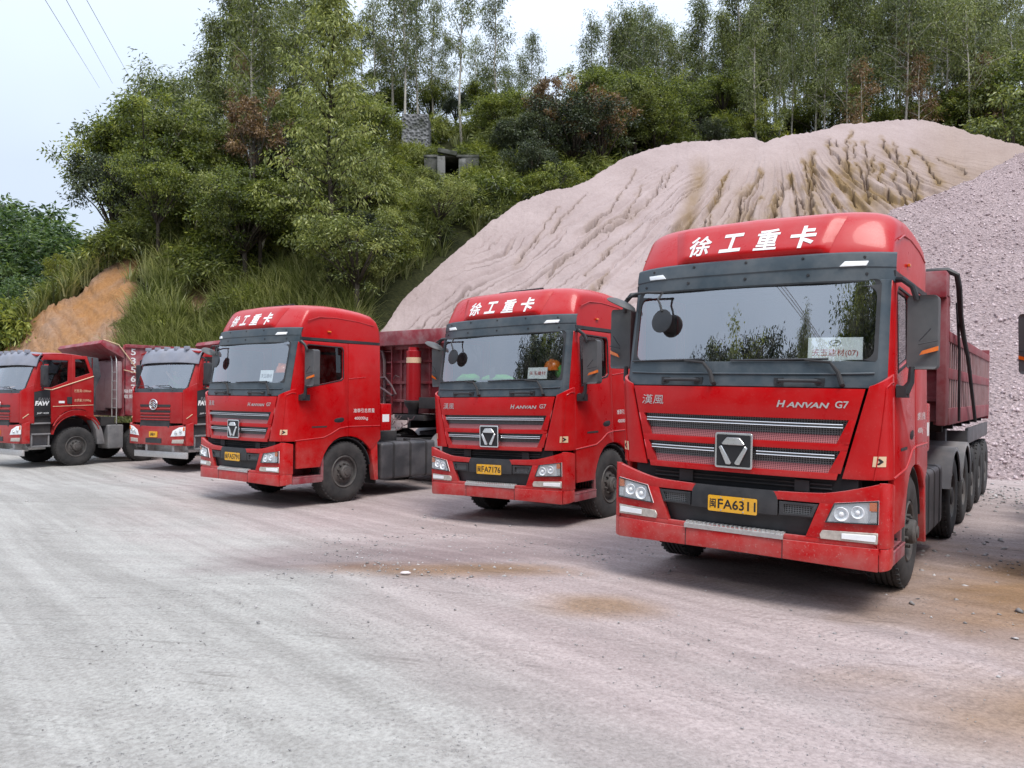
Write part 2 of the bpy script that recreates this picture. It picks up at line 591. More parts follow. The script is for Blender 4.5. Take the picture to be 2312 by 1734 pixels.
def blob(cx, cy, rx, ry, rot=0.0, soft=0.35, seed=0, amp=0.9):
    c, s = math.cos(R(rot)), math.sin(R(rot))
    dx, dy = GX - cx, GY - cy
    u, v = (c * dx + s * dy) / rx, (-s * dx + c * dy) / ry
    d = np.sqrt(u * u + v * v) + amp * fbm(GX * 1.1, GY * 1.6, 5, 60 + seed)
    return np.clip((1 + soft - d) / (2 * soft), 0, 1)

_line = ((GX + 2.6) * 5.37 + (GY - 9.2) * 3.4) / 6.36          # signed distance to the right of the grey/pink divide
pink = np.clip(0.5 + (_line + 3.2 * fbm(GX * 0.35, GY * 0.35, 4, 71) + 2.0 * _rut) / 2.6, 0, 1)
tan = np.maximum.reduce([blob(-0.75, 7.9, 1.15, 0.30, -8, 0.5, 1, 1.3) * 1.0, blob(0.75, 6.6, 0.45, 0.3, 0, 0.5, 2, 1.2) * 0.8,
                         blob(4.9, 7.0, 1.35, 1.9, -20, 0.45, 3, 1.3) * 1.0, blob(3.2, 4.4, 0.9, 0.45, 10, 0.5, 4, 1.2) * 0.8,
                         blob(2.3, 5.0, 0.5, 0.2, 5, 0.5, 5) * 0.3])
damp = np.maximum(blob(-1.5, 8.7, 1.7, 0.95, -6, 0.5, 6, 1.1), blob(4.6, 10.2, 1.0, 2.6, -35, 0.5, 7) * 0.9)
# tyre tread printed in the dust: pairs of bands that follow the sweep of the traffic
_u = (GX * 0.74 + GY * 0.67) + 0.5 * fbm(GX * 0.07, GY * 0.07, 2, 81) + 0.0035 * _al * _al
tread = np.zeros_like(GX)
for c_ in (0.6, 2.65, 1.5, 3.55, 3.1, 5.15, 4.4, 6.45, 5.9, 7.95, -1.2, .85, 7.2, 9.25):
    tread = np.maximum(tread, np.clip(1.6 - np.abs(_u - c_) / 0.11, 0, 1) * np.clip(.35 + 2.4 * fbm(GX * .3 + c_, GY * .3, 3, 83), 0, 1))
damp = np.maximum(damp, 0.5 * blob(-0.2, 9.3, 1.9, 0.7, 20, 0.6, 8))

def ground_material():
    m = NT("dusty_yard")
    tr = lambda st, rot: None
    P, T, D = m.attr("pink"), m.attr("tan"), m.attr("damp")
    fine = m.noise(34, 8, 0.75)
    mid = m.noise(2.4, 6, 0.6)
    st1 = m.noise(1.0, 7, 0.62, stretch=(3.2, 0.16, 1), rot=(0, 0, R(42)), dist=0.4)
    st2 = m.noise(1.0, 6, 0.65, stretch=(0.22, 4.5, 1), rot=(0, 0, R(-8)), dist=0.5)
    c = m.mix(P, s2l((172, 169, 164)), s2l((178, 163, 160)))
    c = m.mix(T, c, s2l((150, 122, 94)))
    c = m.mix(m.math('MULTIPLY', D, 0.6), c, s2l((122, 103, 103)))
    c = m.mix(m.ramp(st1, 0.40, 0.60), m.mix(1.0, c, (0.84, 0.835, 0.83), 'MULTIPLY'), m.mix(1.0, c, (1.05, 1.05, 1.05), 'MULTIPLY'))
    c = m.mix(m.ramp(st2, 0.40, 0.64, 0.0, 0.75), c, m.mix(1.0, c, (0.88, 0.87, 0.87), 'MULTIPLY'))
    c = m.mix(m.ramp(mid, 0.45, 0.75, 0, 0.55), c, m.mix(1.0, c, (1.16, 1.16, 1.16), 'MULTIPLY'))
    c = m.mix(m.ramp(fine, 0.34, 0.66), m.mix(1.0, c, (0.70, 0.69, 0.68), 'MULTIPLY'), m.mix(1.0, c, (1.14, 1.14, 1.14), 'MULTIPLY'))
    st3 = m.noise(1.0, 5, 0.7, stretch=(1.2, 16, 1), rot=(0, 0, R(-14)), dist=0.3)
    c = m.mix(m.math('MULTIPLY', m.ramp(st3, 0.56, 0.68), m.ramp(m.noise(0.5, 3), 0.42, 0.6)), c, m.mix(1.0, c, (0.66, 0.65, 0.64), 'MULTIPLY'))
    sp = m.noise(90, 3, 0.6)
    c = m.mix(m.math('MULTIPLY', m.ramp(sp, 0.64, 0.70), 0.6), c, (0.13, 0.12, 0.115))
    vor = m.n.new("ShaderNodeTexVoronoi")
    vor.inputs["Scale"].default_value = 24
    m.l.new(m.tc.outputs["Object"], vor.inputs["Vector"])
    pat = m.ramp(m.noise(0.9, 4), 0.42, 0.62)
    peb = m.math('MULTIPLY', m.ramp(vor.outputs["Distance"], 0.16, 0.26, 1, 0), pat)
    c = m.mix(m.math('MULTIPLY', peb, 0.35), c, m.mix(vor.outputs["Color"], (0.17, 0.16, 0.155), (0.5, 0.47, 0.46)))
    m.base(c)
    m.set(Roughness=0.93, Specular_IOR_Level=0.25)
    wv = m.n.new("ShaderNodeTexWave")
    wv.inputs["Scale"].default_value = 4.2
    wv.inputs["Distortion"].default_value = 1.5
    wv.inputs["Detail"].default_value = 2
    wv.bands_direction = 'Y'
    wm = m.n.new("ShaderNodeMapping")
    wm.vector_type = 'TEXTURE'
    wm.inputs["Rotation"].default_value = (0, 0, R(36))
    m.l.new(m.tc.outputs["Object"], wm.inputs[0]); m.l.new(wm.outputs[0], wv.inputs["Vector"])
    lug = m.math('MULTIPLY', m.attr("tread"), m.ramp(wv.outputs["Fac"], 0.35, 0.65))
    c = m.mix(m.math('MULTIPLY', m.attr("tread"), 0.35), c, m.mix(1.0, c, (1.12, 1.12, 1.12), 'MULTIPLY'))
    c = m.mix(m.math('MULTIPLY', lug, 0.45), c, m.mix(1.0, c, (0.72, 0.71, 0.70), 'MULTIPLY'))
    m.base(c)
    n0 = m.bump(lug, -0.5, 0.02)
    n1 = m.bump(m.noise(11, 7, 0.7), 0.5, 0.03, n0)
    n2 = m.bump(fine, 0.55, 0.012, n1)
    n3 = m.bump(st2, 0.35, 0.02, n2)
    m.bump(st3, 0.5, 0.015, m.bump(peb, 0.8, 0.012, n3))
    return m.m

ground = grid_mesh("ground", GX, GY, GZ, ground_material(), {"pink": pink, "tan": tan, "damp": damp, "tread": tread})
ground['kind'] = 'structure'

def tab(x, pts):
    return np.interp(x, [p[0] for p in pts], [p[1] for p in pts])

HF = [(-1.4, 40), (-.9, 37), (-.7, 33), (-.6, 31), (-.49, 30), (-.3, 28.5), (-.2, 28), (0, 31), (.1, 35), (.2, 38), (.6, 43), (1.2, 40)]
HR = [(-1.4, 44), (-.9, 41), (-.7, 36), (-.6, 37), (-.49, 39), (-.4, 44), (-.3, 48), (-.2, 50), (0, 54), (.2, 60), (.6, 64), (1.2, 60)]
HE = [(-1.4, .02), (-.9, .03), (-.72, .035), (-.665, .0625), (-.605, .117), (-.545, .153), (-.49, .189), (-.45, .212), (-.4, .235), (-.3, .275), (-.2, .31), (-.1, .335), (0, .345), (.1, .335), (.2, .33), (.3, .335), (.5, .35), (.66, .37), (1.2, .40)]
def hill_z(t, Y):
    yf, yr = tab(t, HF), tab(t, HR)
    zr = CAMH + tab(t, HE) * yr
    u = (Y - yf) / (yr - yf)
    prof = np.where(u < 0, 0, np.clip(u, 0, 1) ** 0.9)
    back = tab(t, [(-1.4, -.2), (-.7, -.35), (-.5, -.2), (-.35, .1), (-.1, .16), (.2, -.05), (.28, .0), (.34, .3), (.6, .42), (1.2, .42)])
    z = zr * prof + np.where(u > 1, (Y - yr) * back, 0)
    return np.where(u < 0, -0.6, np.maximum(z, -0.4))
def hill_at(t, Y):
    return float(hill_z(np.array(t, float), np.array(Y, float)))

ht = np.concatenate([np.linspace(-1.35, -.705, 60), np.linspace(-.70, -.40, 240), np.linspace(-.395, 1.15, 260)])
hs = np.concatenate([np.linspace(-0.06, .62, 130), np.linspace(.635, 1.0, 30)])
HT, HS = np.meshgrid(ht, hs)
_yf, _yr = tab(HT, HF), tab(HT, HR)
HY = np.where(HS < 0.62, _yf + (_yr - _yf) * HS / 0.62, _yr + (HS - 0.62) / 0.38 * 60)
HX = HT * HY
HZ = hill_z(HT, HY)
_on = np.clip((HY - _yf) / 3, 0, 1)
HZ = HZ + _on * (1.6 * fbm(HX * 0.11, HY * 0.11, 4, 20) + 0.5 * fbm(HX * 0.6, HY * 0.6, 3, 24))
# the bare cut bank at the left corner of the hill, and a small bare scar higher up
_bm = fbm(HX * 0.35, HY * 0.35, 4, 27)
bank = np.clip(0.5 + ((-0.522 + 0.036 * (HY - 30) / 9) - HT + 0.05 * _bm) / 0.02, 0, 1) * (HY < _yr + 3)
scar = np.clip(1.3 - np.hypot((HT + 0.405) / 0.020, (HY - 35.5) / 2.2) + 0.8 * _bm, 0, 1)
bank = np.maximum(bank, scar)
_rill = np.abs(fbm((HT * 33 + 1.4 * _bm + 0.5 * fbm(HX * 1.3, HY * 1.3, 3, 28)) * 1.5 + (HY - 30) * 0.5, HY * 0.22, 4, 29))
HZ = HZ - 0.22 * bank * np.clip(1 - _rill * 8, 0, 1) + 0.30 * bank * fbm(HX * 1.4, HY * 1.4, 4, 19) + 0.22 * bank * np.abs(fbm(HX * 4, HY * 4, 3, 18))

def hill_material():
    m = NT("hillside_soil")
    b = m.attr("bank")
    n = m.noise(0.5, 6, 0.6); f = m.noise(6, 7, 0.7)
    o = m.mix(m.ramp(n, 0.38, 0.66), s2l((172, 128, 86)), s2l((166, 138, 118)))
    o = m.mix(m.ramp(f, 0.3, 0.7), m.mix(1.0, o, (0.72, 0.68, 0.65), 'MULTIPLY'), o)
    g = m.mix(m.ramp(f, 0.35, 0.65), (0.020, 0.024, 0.010), (0.05, 0.052, 0.02))
    m.base(m.mix(b, g, o))
    m.set(Roughness=0.95, Specular_IOR_Level=0.15)
    m.bump(f, 0.7, 0.12)
    return m.m
hill = grid_mesh("hillside", HX, HY, HZ, hill_material(), {"bank": bank})
hill['kind'] = 'structure'

# ------------------------------------------------------------------ sand heap
SE = [(-.3, -.06), (-.24, -.02), (-.2, .045), (-.166, .0895), (-.142, .1229), (-.106, .1586), (-.064, .195), (-.0276, .2259), (.0084, .2506), (.0445, .2656), (.0746, .269),
      (.1046, .282), (.1407, .306), (.1768, .318), (.213, .328), (.273, .331), (.306, .3356), (.33, .328), (.357, .338), (.405, .346), (.453, .354), (.495, .360), (.537, .3606),
      (.574, .351), (.604, .341), (.634, .335), (.665, .326), (.72, .315), (.8, .29), (.95, .2), (1.05, .02), (1.1, -.05)]
ST = [(-.3, 27.5), (-.22, 26.5), (-.166, 25.8), (-.06, 24.4), (.05, 23.4), (.2, 22.6), (.4, 22), (.7, 22), (1.1, 24)]
GE = [(.28, -.08), (.30, -.04), (.36, .08), (.4, .15), (.45, .20), (.4955, .234), (.513, .243), (.537, .2537), (.568, .267), (.598, .283), (.628, .299), (.665, .3175), (.72, .345), (.8, .36), (.95, .35), (1.2, .25), (1.4, .1), (1.5, -.05)]
GT = [(.28, 21.5), (.34, 20.6), (.4, 19.4), (.5, 17.8), (.6, 17.0), (.7, 16.4), (.9, 15.5), (1.5, 14)]
GULLIES = [([(495, 1245), (485, 1330), (500, 1420), (480, 1500), (490, 1640), (492, 1760)], 9), ([(425, 1300), (440, 1400), (455, 1450), (470, 1520)], 5), ([(625, 1130), (640, 1230), (700, 1270), (770, 1350), (830, 1440), (900, 1480), (950, 1540), (1000, 1600)], 6),
    ([(810, 1075), (780, 1200), (775, 1280), (770, 1370)], 5), ([(920, 1160), (930, 1300), (950, 1380), (930, 1500)], 6), ([(840, 1160), (830, 1260)], 4), ([(860, 1320), (900, 1420), (925, 1500), (940, 1620)], 6),
    ([(1060, 1130), (1110, 1200), (1180, 1290), (1230, 1370), (1270, 1440), (1310, 1560), (1340, 1640)], 7), ([(1165, 1150), (1190, 1240), (1205, 1310)], 5), ([(1290, 1270), (1270, 1330), (1350, 1430), (1350, 1540), (1340, 1640)], 6),
    ([(1310, 1210), (1420, 1300), (1480, 1380), (1530, 1480)], 6), ([(1150, 1400), (1160, 1480), (1240, 1590), (1260, 1680)], 5), ([(1060, 1340), (1040, 1430), (1090, 1500), (1110, 1620)], 5), ([(310, 1410), (320, 1480), (230, 1550), (190, 1660), (150, 1760)], 6),
    ([(90, 1400), (20, 1470), (-60, 1600)], 4), ([(650, 1380), (740, 1450), (820, 1540), (850, 1640)], 5), ([(650, 1560), (730, 1650)], 4), ([(330, 1520), (390, 1580), (440, 1660)], 5), ([(1510, 1270), (1640, 1330), (1760, 1400)], 3), ([(690, 1140), (700, 1190)], 3), ([(1000, 1250), (990, 1330), (960, 1400)], 4),
    ([(1130, 705), (1100, 750), (1050, 800), (1025, 930)], -6), ([(1130, 810), (1090, 860), (1080, 920)], -5), ([(1225, 740), (1200, 830), (1170, 920)], -6), ([(1255, 710), (1280, 800), (1285, 920)], -5), ([(1425, 860), (1430, 930)], -5), ([(1320, 850), (1300, 930)], -4),
    ([(610, 700), (560, 790), (500, 860), (420, 930)], -3), ([(775, 680), (740, 750), (650, 830), (560, 900), (440, 970), (330, 1050), (250, 1120)], -3), ([(640, 760), (580, 870), (480, 930), (380, 1010)], -3), ([(735, 720), (690, 800)], -3), ([(930, 880), (900, 970)], -4), ([(410, 790), (330, 870), (270, 950)], -3),
    ([(300, 850), (220, 950), (120, 1080)], -3), ([(640, 900), (560, 970), (470, 1060), (400, 1130)], -3), ([(500, 1110), (430, 1190)], -4), ([(1000, 700), (960, 780), (920, 860), (880, 950)], -4), ([(960, 760), (930, 830)], -3)]
def heap(t, Y, E_, T_, sl, rough):
    e, y0 = tab(t, E_), tab(t, T_)
    e = e + rough
    yc = (y0 + CAMH / sl) / (1 - e / sl)
    zc = CAMH + e * yc
    s = (Y - y0) / np.maximum(yc - y0, 0.3)
    # a straight tip slope, a little hollow at the foot and rounded at the lip
    z = np.where(s <= 1, zc * (s - 0.05 * np.sin(np.pi * np.clip(s, 0, 1))), zc - (Y - yc) * 0.45)
    return np.where(s < 0, s * 0.6, z), s, yc

def build_heap(name, tr, E_, T_, sl, mat, ns, nt, seed, sand):
    t = np.concatenate([np.linspace(tr[0], .69, nt), np.linspace(.694, tr[1], 60)])
    e, y0 = tab(t, E_), tab(t, T_)
    yc = (y0 + CAMH / sl) / (1 - e / sl)
    s = np.concatenate([np.linspace(-0.04, 1.06, ns), np.linspace(1.09, 1.5, 10)])
    TT, SS = np.meshgrid(t, s)
    Y0, YC = np.broadcast_to(y0, TT.shape), np.broadcast_to(yc, TT.shape)
    YY = Y0 + np.maximum(YC - Y0, 0.5) * SS
    XX = TT * YY
    rough = 0.004 * fbm(t * 60, t * 0, 3, seed) + 0.0022 * fbm(t * 260, t * 0 + 5, 2, seed + 3)
    ZZ, S2, _ = heap(TT, YY, E_, T_, sl, np.broadcast_to(rough, TT.shape))
    up = np.clip(S2, 0, 1)
    if sand:
        ax, ay = 17.5, 50.5
        dx, dy = XX - ax, ay - YY
        rr = np.hypot(dx, dy)
        th = np.arctan2(dx, np.maximum(dy, 0.1))
        warp = 0.13 * fbm(XX * 0.22, YY * 0.22, 3, seed + 7) + 0.024 * fbm(XX * 1.1, YY * 1.1, 4, seed + 9) + 0.010 * fbm(XX * 4, YY * 4, 2, seed + 10)
        g1 = np.abs(fbm((th + warp) * 19, rr * 0.07, 2, seed + 11))
        g2 = np.abs(fbm((th + warp * 0.8) * 62, rr * 0.09, 2, seed + 13))
        env1 = np.clip(1.25 - np.abs(th + 0.02) / 0.42, 0, 1) * np.clip((0.80 + 0.5 * fbm(th * 11, rr * 0.02, 3, seed + 41) - up) / 0.12, 0, 1)
        env2 = np.clip((0.97 - up) / 0.25, 0, 1) * np.clip(0.55 + 2.6 * fbm(XX * 0.2, YY * 0.2, 3, seed + 15), 0, 1)
        gul = np.clip(1 - g1 * 22, 0, 1) * env1
        fine = np.clip(1 - g2 * 20, 0, 1) * env2
        # the deep branching gullies of the right hump, drawn where rain has cut them
        UU = TT * FPX + 1156 + 13 * fbm(XX * 1.3, YY * 1.3, 2, seed + 51) + 13 * fbm(XX * 4.0, YY * 4.0, 3, seed + 52)
        VV = 892.6 - (ZZ - CAMH) / YY * FPX + 7 * fbm(XX * 1.6, YY * 1.6, 3, seed + 53)
        cut = np.zeros_like(XX)
        stain = np.zeros_like(XX)
        for line, w_ in GULLIES:
            L_ = [(1700 + a * .2773, c * .2773) for a, c in line] if w_ > 0 else [(1100 + a * .5479, c * .5479) for a, c in line]
            w_ = abs(w_)
            nl = len(L_)
            for q in range(nl - 1):
                (xa, ya), (xb, yb) = L_[q], L_[q + 1]
                m_ = (UU > min(xa, xb) - 40) & (UU < max(xa, xb) + 40) & (VV > min(ya, yb) - 30) & (VV < max(ya, yb) + 30)
                if not m_.any():
                    continue
                px, py = UU[m_] - xa, VV[m_] - ya
                ex, ey = xb - xa, yb - ya
                f_ = np.clip((px * ex + py * ey) / (ex * ex + ey * ey), 0, 1)
                d_ = np.hypot(px - f_ * ex, py - f_ * ey)
                ww = (w_ * .58 + .8) * (0.40 + 0.75 * (q + f_) / nl) * (.7 + .6 * vnoise(XX[m_] * 2.3, YY[m_] * 2.3, 61))
                cut[m_] = np.maximum(cut[m_], np.clip(1.1 - d_ / ww, 0, 1) * (0.55 + .45 * (q + f_) / nl))
                stain[m_] = np.maximum(stain[m_], np.clip(1.3 - d_ / (ww * 4.5), 0, 1) * (1 if w_ > 3.5 else .35))
        stain = stain * np.clip(.55 + 1.6 * fbm(XX * 1.3, YY * 1.3, 3, seed + 55), 0, 1)
        env2 = env2 * np.clip((0.30 - TT) / 0.06, 0.12, 1)
        fine = np.clip(1 - g2 * 15, 0, 1) * env2
        gul = gul * 0.25
        # an old slip runs down between the two tips
        sl_t = 0.215 + 0.09 * (up - 0.6) + 0.02 * fbm(up * 5, up * 0 + 2, 3, seed + 21)
        slip = np.clip(1.2 - np.abs(TT - sl_t) / (0.012 + 0.012 * (1 - up)), 0, 1) * np.clip((0.95 - up) / 0.1, 0, 1) * np.clip((up - 0.35) / 0.1, 0, 1)
        slip = slip * np.clip(0.7 + 1.6 * fbm(XX * 0.8, YY * 0.8, 3, seed + 23), 0, 1)
        bro = 0.25 * np.clip((TT - 0.52) / 0.05, 0, 1) * np.clip((up - 0.55) / 0.2, 0, 1)
        g3 = np.abs(fbm((th + warp * .6) * 34, rr * 0.05, 2, seed + 61))
        ZZ = ZZ - 0.38 * np.clip(1 - g3 * 5, 0, 1) * np.clip((.95 - up) / .2, 0, 1) * np.clip(up / .15, 0, 1) * np.clip(.5 + 2 * fbm(XX * .15, YY * .15, 2, seed + 63), .15, 1)
        ZZ = ZZ - 0.8 * cut - 0.95 * gul - 0.62 * fine - 0.28 * slip + 0.35 * fbm(XX * 0.2, YY * 0.2, 3, seed + 25) * np.clip(up * 6, 0, 1)
        ZZ = ZZ + 0.08 * fbm(XX * 1.8, YY * 1.8, 4, seed + 27) + 0.10 * np.clip((up - .8) / .2, 0, 1) * np.abs(fbm(XX * 3, YY * 3, 3, seed + 28))
        tint = np.clip(gul * 1.3 + stain * 0.8 + slip * 0.95 + fine * 0.25 + bro + 0.22 * np.clip((TT - sl_t) / .03, 0, 1) * np.clip((1.02 - up) / .25, 0, 1) + 0.55 * np.clip(1.2 - np.hypot((TT - .42) / .13, (up - .62) / .30), 0, 1) * np.clip(.1 + 2.4 * fbm(XX * .5 + 3, YY * .35, 4, seed + 57), 0, 1) + 0.9 * env1 * np.clip(0.16 + 1.0 * fbm(th * 26, rr * 0.1, 3, seed + 29), 0, 0.5), 0, 1)
    else:
        ZZ = ZZ + 0.9 * fbm(XX * 0.22, YY * 0.22, 4, seed) * np.clip(up * 5, 0, 1) + 0.10 * fbm(XX * 1.2, YY * 1.2, 3, seed + 1) + 0.07 * fbm(XX * 5, YY * 5, 2, seed + 2)
        sc = np.abs(fbm(XX * 0.35 + YY * 0.2, YY * 0.3, 3, seed + 5) - 0.16)
        scarp = np.clip(1 - sc * 45, 0, 1) * np.clip(0.4 + 2 * fbm(XX * 0.15, YY * 0.15, 2, seed + 6), 0, 1)
        ZZ = ZZ - 0.16 * scarp
        tint = scarp * 0.25
    ZZ = np.where(S2 < 0, -0.4 + 0 * ZZ, ZZ)
    return grid_mesh(name, XX, YY, ZZ, mat, {"tint": tint})

def heap_material(name, a, b, c, speck):
    m = NT(name)
    n = m.noise(0.35, 5, 0.6); f = m.noise(7, 8, 0.72)
    col = m.mix(m.ramp(n, 0.35, 0.65), s2l(a), s2l(b))
    col = m.mix(m.attr("tint"), col, s2l(c))
    if speck:
        v = m.n.new("ShaderNodeTexVoronoi")
        v.inputs["Scale"].default_value = 9.0
        m.l.new(m.tc.outputs["Object"], v.inputs["Vector"])
        big = m.noise(1.1, 4)
        col = m.mix(m.ramp(m.noise(13, 5, 0.8), 0.34, 0.56), m.mix(1.0, col, (0.50, 0.48, 0.48), 'MULTIPLY'), m.mix(1.0, m.mix(m.ramp(v.outputs["Color"], 0.2, 0.8), col, m.mix(1.0, col, (0.86, 0.86, 0.86), 'MULTIPLY')), (1.12, 1.1, 1.1), 'MULTIPLY'))
        col = m.mix(m.ramp(big, 0.4, 0.7, 0.0, 0.4), col, m.mix(1.0, col, (0.8, 0.8, 0.8), 'MULTIPLY'))
        n0 = m.bump(v.outputs["Distance"], 0.9, 0.12)
        m.bump(m.noise(16, 6, 0.75), 0.8, 0.06, n0)
    else:
        st = m.noise(1.0, 6, 0.6, stretch=(2.2, 0.35, 0.35), rot=(0, 0, R(-22)))
        col = m.mix(m.ramp(f, 0.25, 0.7), m.mix(1.0, col, (0.84, 0.83, 0.82), 'MULTIPLY'), col)
        n0 = m.bump(st, 0.35, 0.15)
        m.bump(f, 0.5, 0.06, n0)
    m.base(col)
    m.set(Roughness=0.95, Specular_IOR_Level=0.2)
    return m.m

sand = build_heap("sand_heap", (-.26, 1.05), SE, ST, 0.72, heap_material("crushed_sand", (174, 157, 154), (161, 144, 141), (134, 111, 80), False), 520, 1380, 40, True)
tag(sand, "tall pale pinkish heap of crushed sand with erosion gullies below the forest", "sand heap")
grav = build_heap("gravel_heap", (.285, 1.48), GE, GT, 0.72, heap_material("crushed_gravel", (184, 166, 165), (174, 156, 156), (120, 100, 92), True), 190, 420, 140, False)
tag(grav, "speckled grey pink gravel heap behind the nearest lorry at the right edge", "gravel heap")
# ================================================================== LORRIES
# every lorry is built in its own frame: x to the viewer's right, y backwards from the front bumper, z up from the ground
I4 = Matrix()
def f_low(x): return 0.10 * min(1.05, abs(x) / 1.17) ** 2.5
def f_hood(x): return 0.03 + 0.10 * (abs(x) / 1.1) ** 2.2
def f_up(x, z): return 0.06 + 0.17 * (z - 1.87) / 0.9 + 0.13 * (abs(x) / 1.15) ** 2.2
def side_x(z): return 1.245 - 0.02 * (z - 0.38)
def sidep(s, d0=0.0):
    return lambda y, z, w: Vector((s * (side_x(z) - w + d0), y, z))

WHX = Matrix.Rotation(math.pi / 2, 4, 'Y')
def wheel(parent, x_out, y, zc, rad, wid, side, hub='steer', n=44):
    """side +1: outer face looks to +x.  parts: wheel > tyre, rim"""
    w = bpy.data.objects.new("wheel", None)
    w.empty_display_size = 0.1
    link(w, parent)
    M = Matrix.Translation((side * x_out, y, zc)) @ Matrix.Rotation(side * math.pi / 2, 4, 'Y')
    b = MB()
    r, W = rad, wid
    prof = [(r * .53, -.02), (r * .56, .0), (r * .66, .012), (r * .80, .016), (r * .91, .004), (r * .965, -.018), (r * .985, -.035)]
    groove = []
    k = 5
    for i in range(k):
        a = -.035 - (W - .07) * i / k
        c = -.035 - (W - .07) * (i + 1) / k
        groove += [(r, a - .008), (r, c + .012), (r * .974, c + .010), (r * .974, c)]
    prof += groove + [(r * .985, -W + .035), (r * .91, -W), (r * .75, -W), (r * .53, -W + .02)]
    b.lathe(prof, M, n, close=True)
    # shoulder lugs
    for q in range(n):
        a = 2 * math.pi * q / n
        Mq = M @ Matrix.Rotation(a, 4, 'Z')
        b.box((r * .955, -.010, -.075), (r * 1.004, .018, -.016), Mq)
        b.box((r * .955, -.010, -W + .016), (r * 1.004, .018, -W + .075), Mq)
    b.build("tyre", MT['rubber'], w, smooth=30, weld=False)
    b = MB()
    R0 = r * .54
    if hub == 'steer':
        b.lathe([(R0, -W + .03), (R0, -.012), (R0 * .95, .006), (R0 * .88, -.004), (R0 * .84, -.05), (R0 * .74, -.056), (R0 * .56, -.03), (R0 * .45, -.018), (R0 * .40, -.02),
                 (R0 * .39, .045), (R0 * .33, .062), (R0 * .2, .066), (R0 * .19, .08), (0, .08)], M, 36)
        off, z0, z1 = R0 * .5, -.03, .012
    else:
        b.lathe([(R0, -W + .03), (R0, -.01), (R0 * .94, .0), (R0 * .88, -.02), (R0 * .80, -.13), (R0 * .6, -.16), (R0 * .45, -.155), (R0 * .42, -.05), (R0 * .38, .0), (R0 * .25, .01), (0, .012)], M, 36)
        off, z0, z1 = R0 * .53, -.16, -.12
    for q in range(10):
        a = 2 * math.pi * q / 10
        b.lathe([(.017, z0), (.017, z1), (.0, z1 + .006)], M @ Matrix.Translation((off * math.cos(a), off * math.sin(a), 0)), 8)
    if hub == 'steer':
        for q in range(10):
            a = 2 * math.pi * (q + .5) / 10
            b.lathe([(.032, -.054), (.030, -.0525), (0, -.0525)], M @ Matrix.Translation((R0 * .70 * math.cos(a), R0 * .70 * math.sin(a), 0)), 10)
    b.build("rim", MT['rim'], w, smooth=30, weld=False)
    return w

def part(b, name, mat, parent, **k):
    return b.build(name, MT[mat] if isinstance(mat, str) else mat, parent, **k)

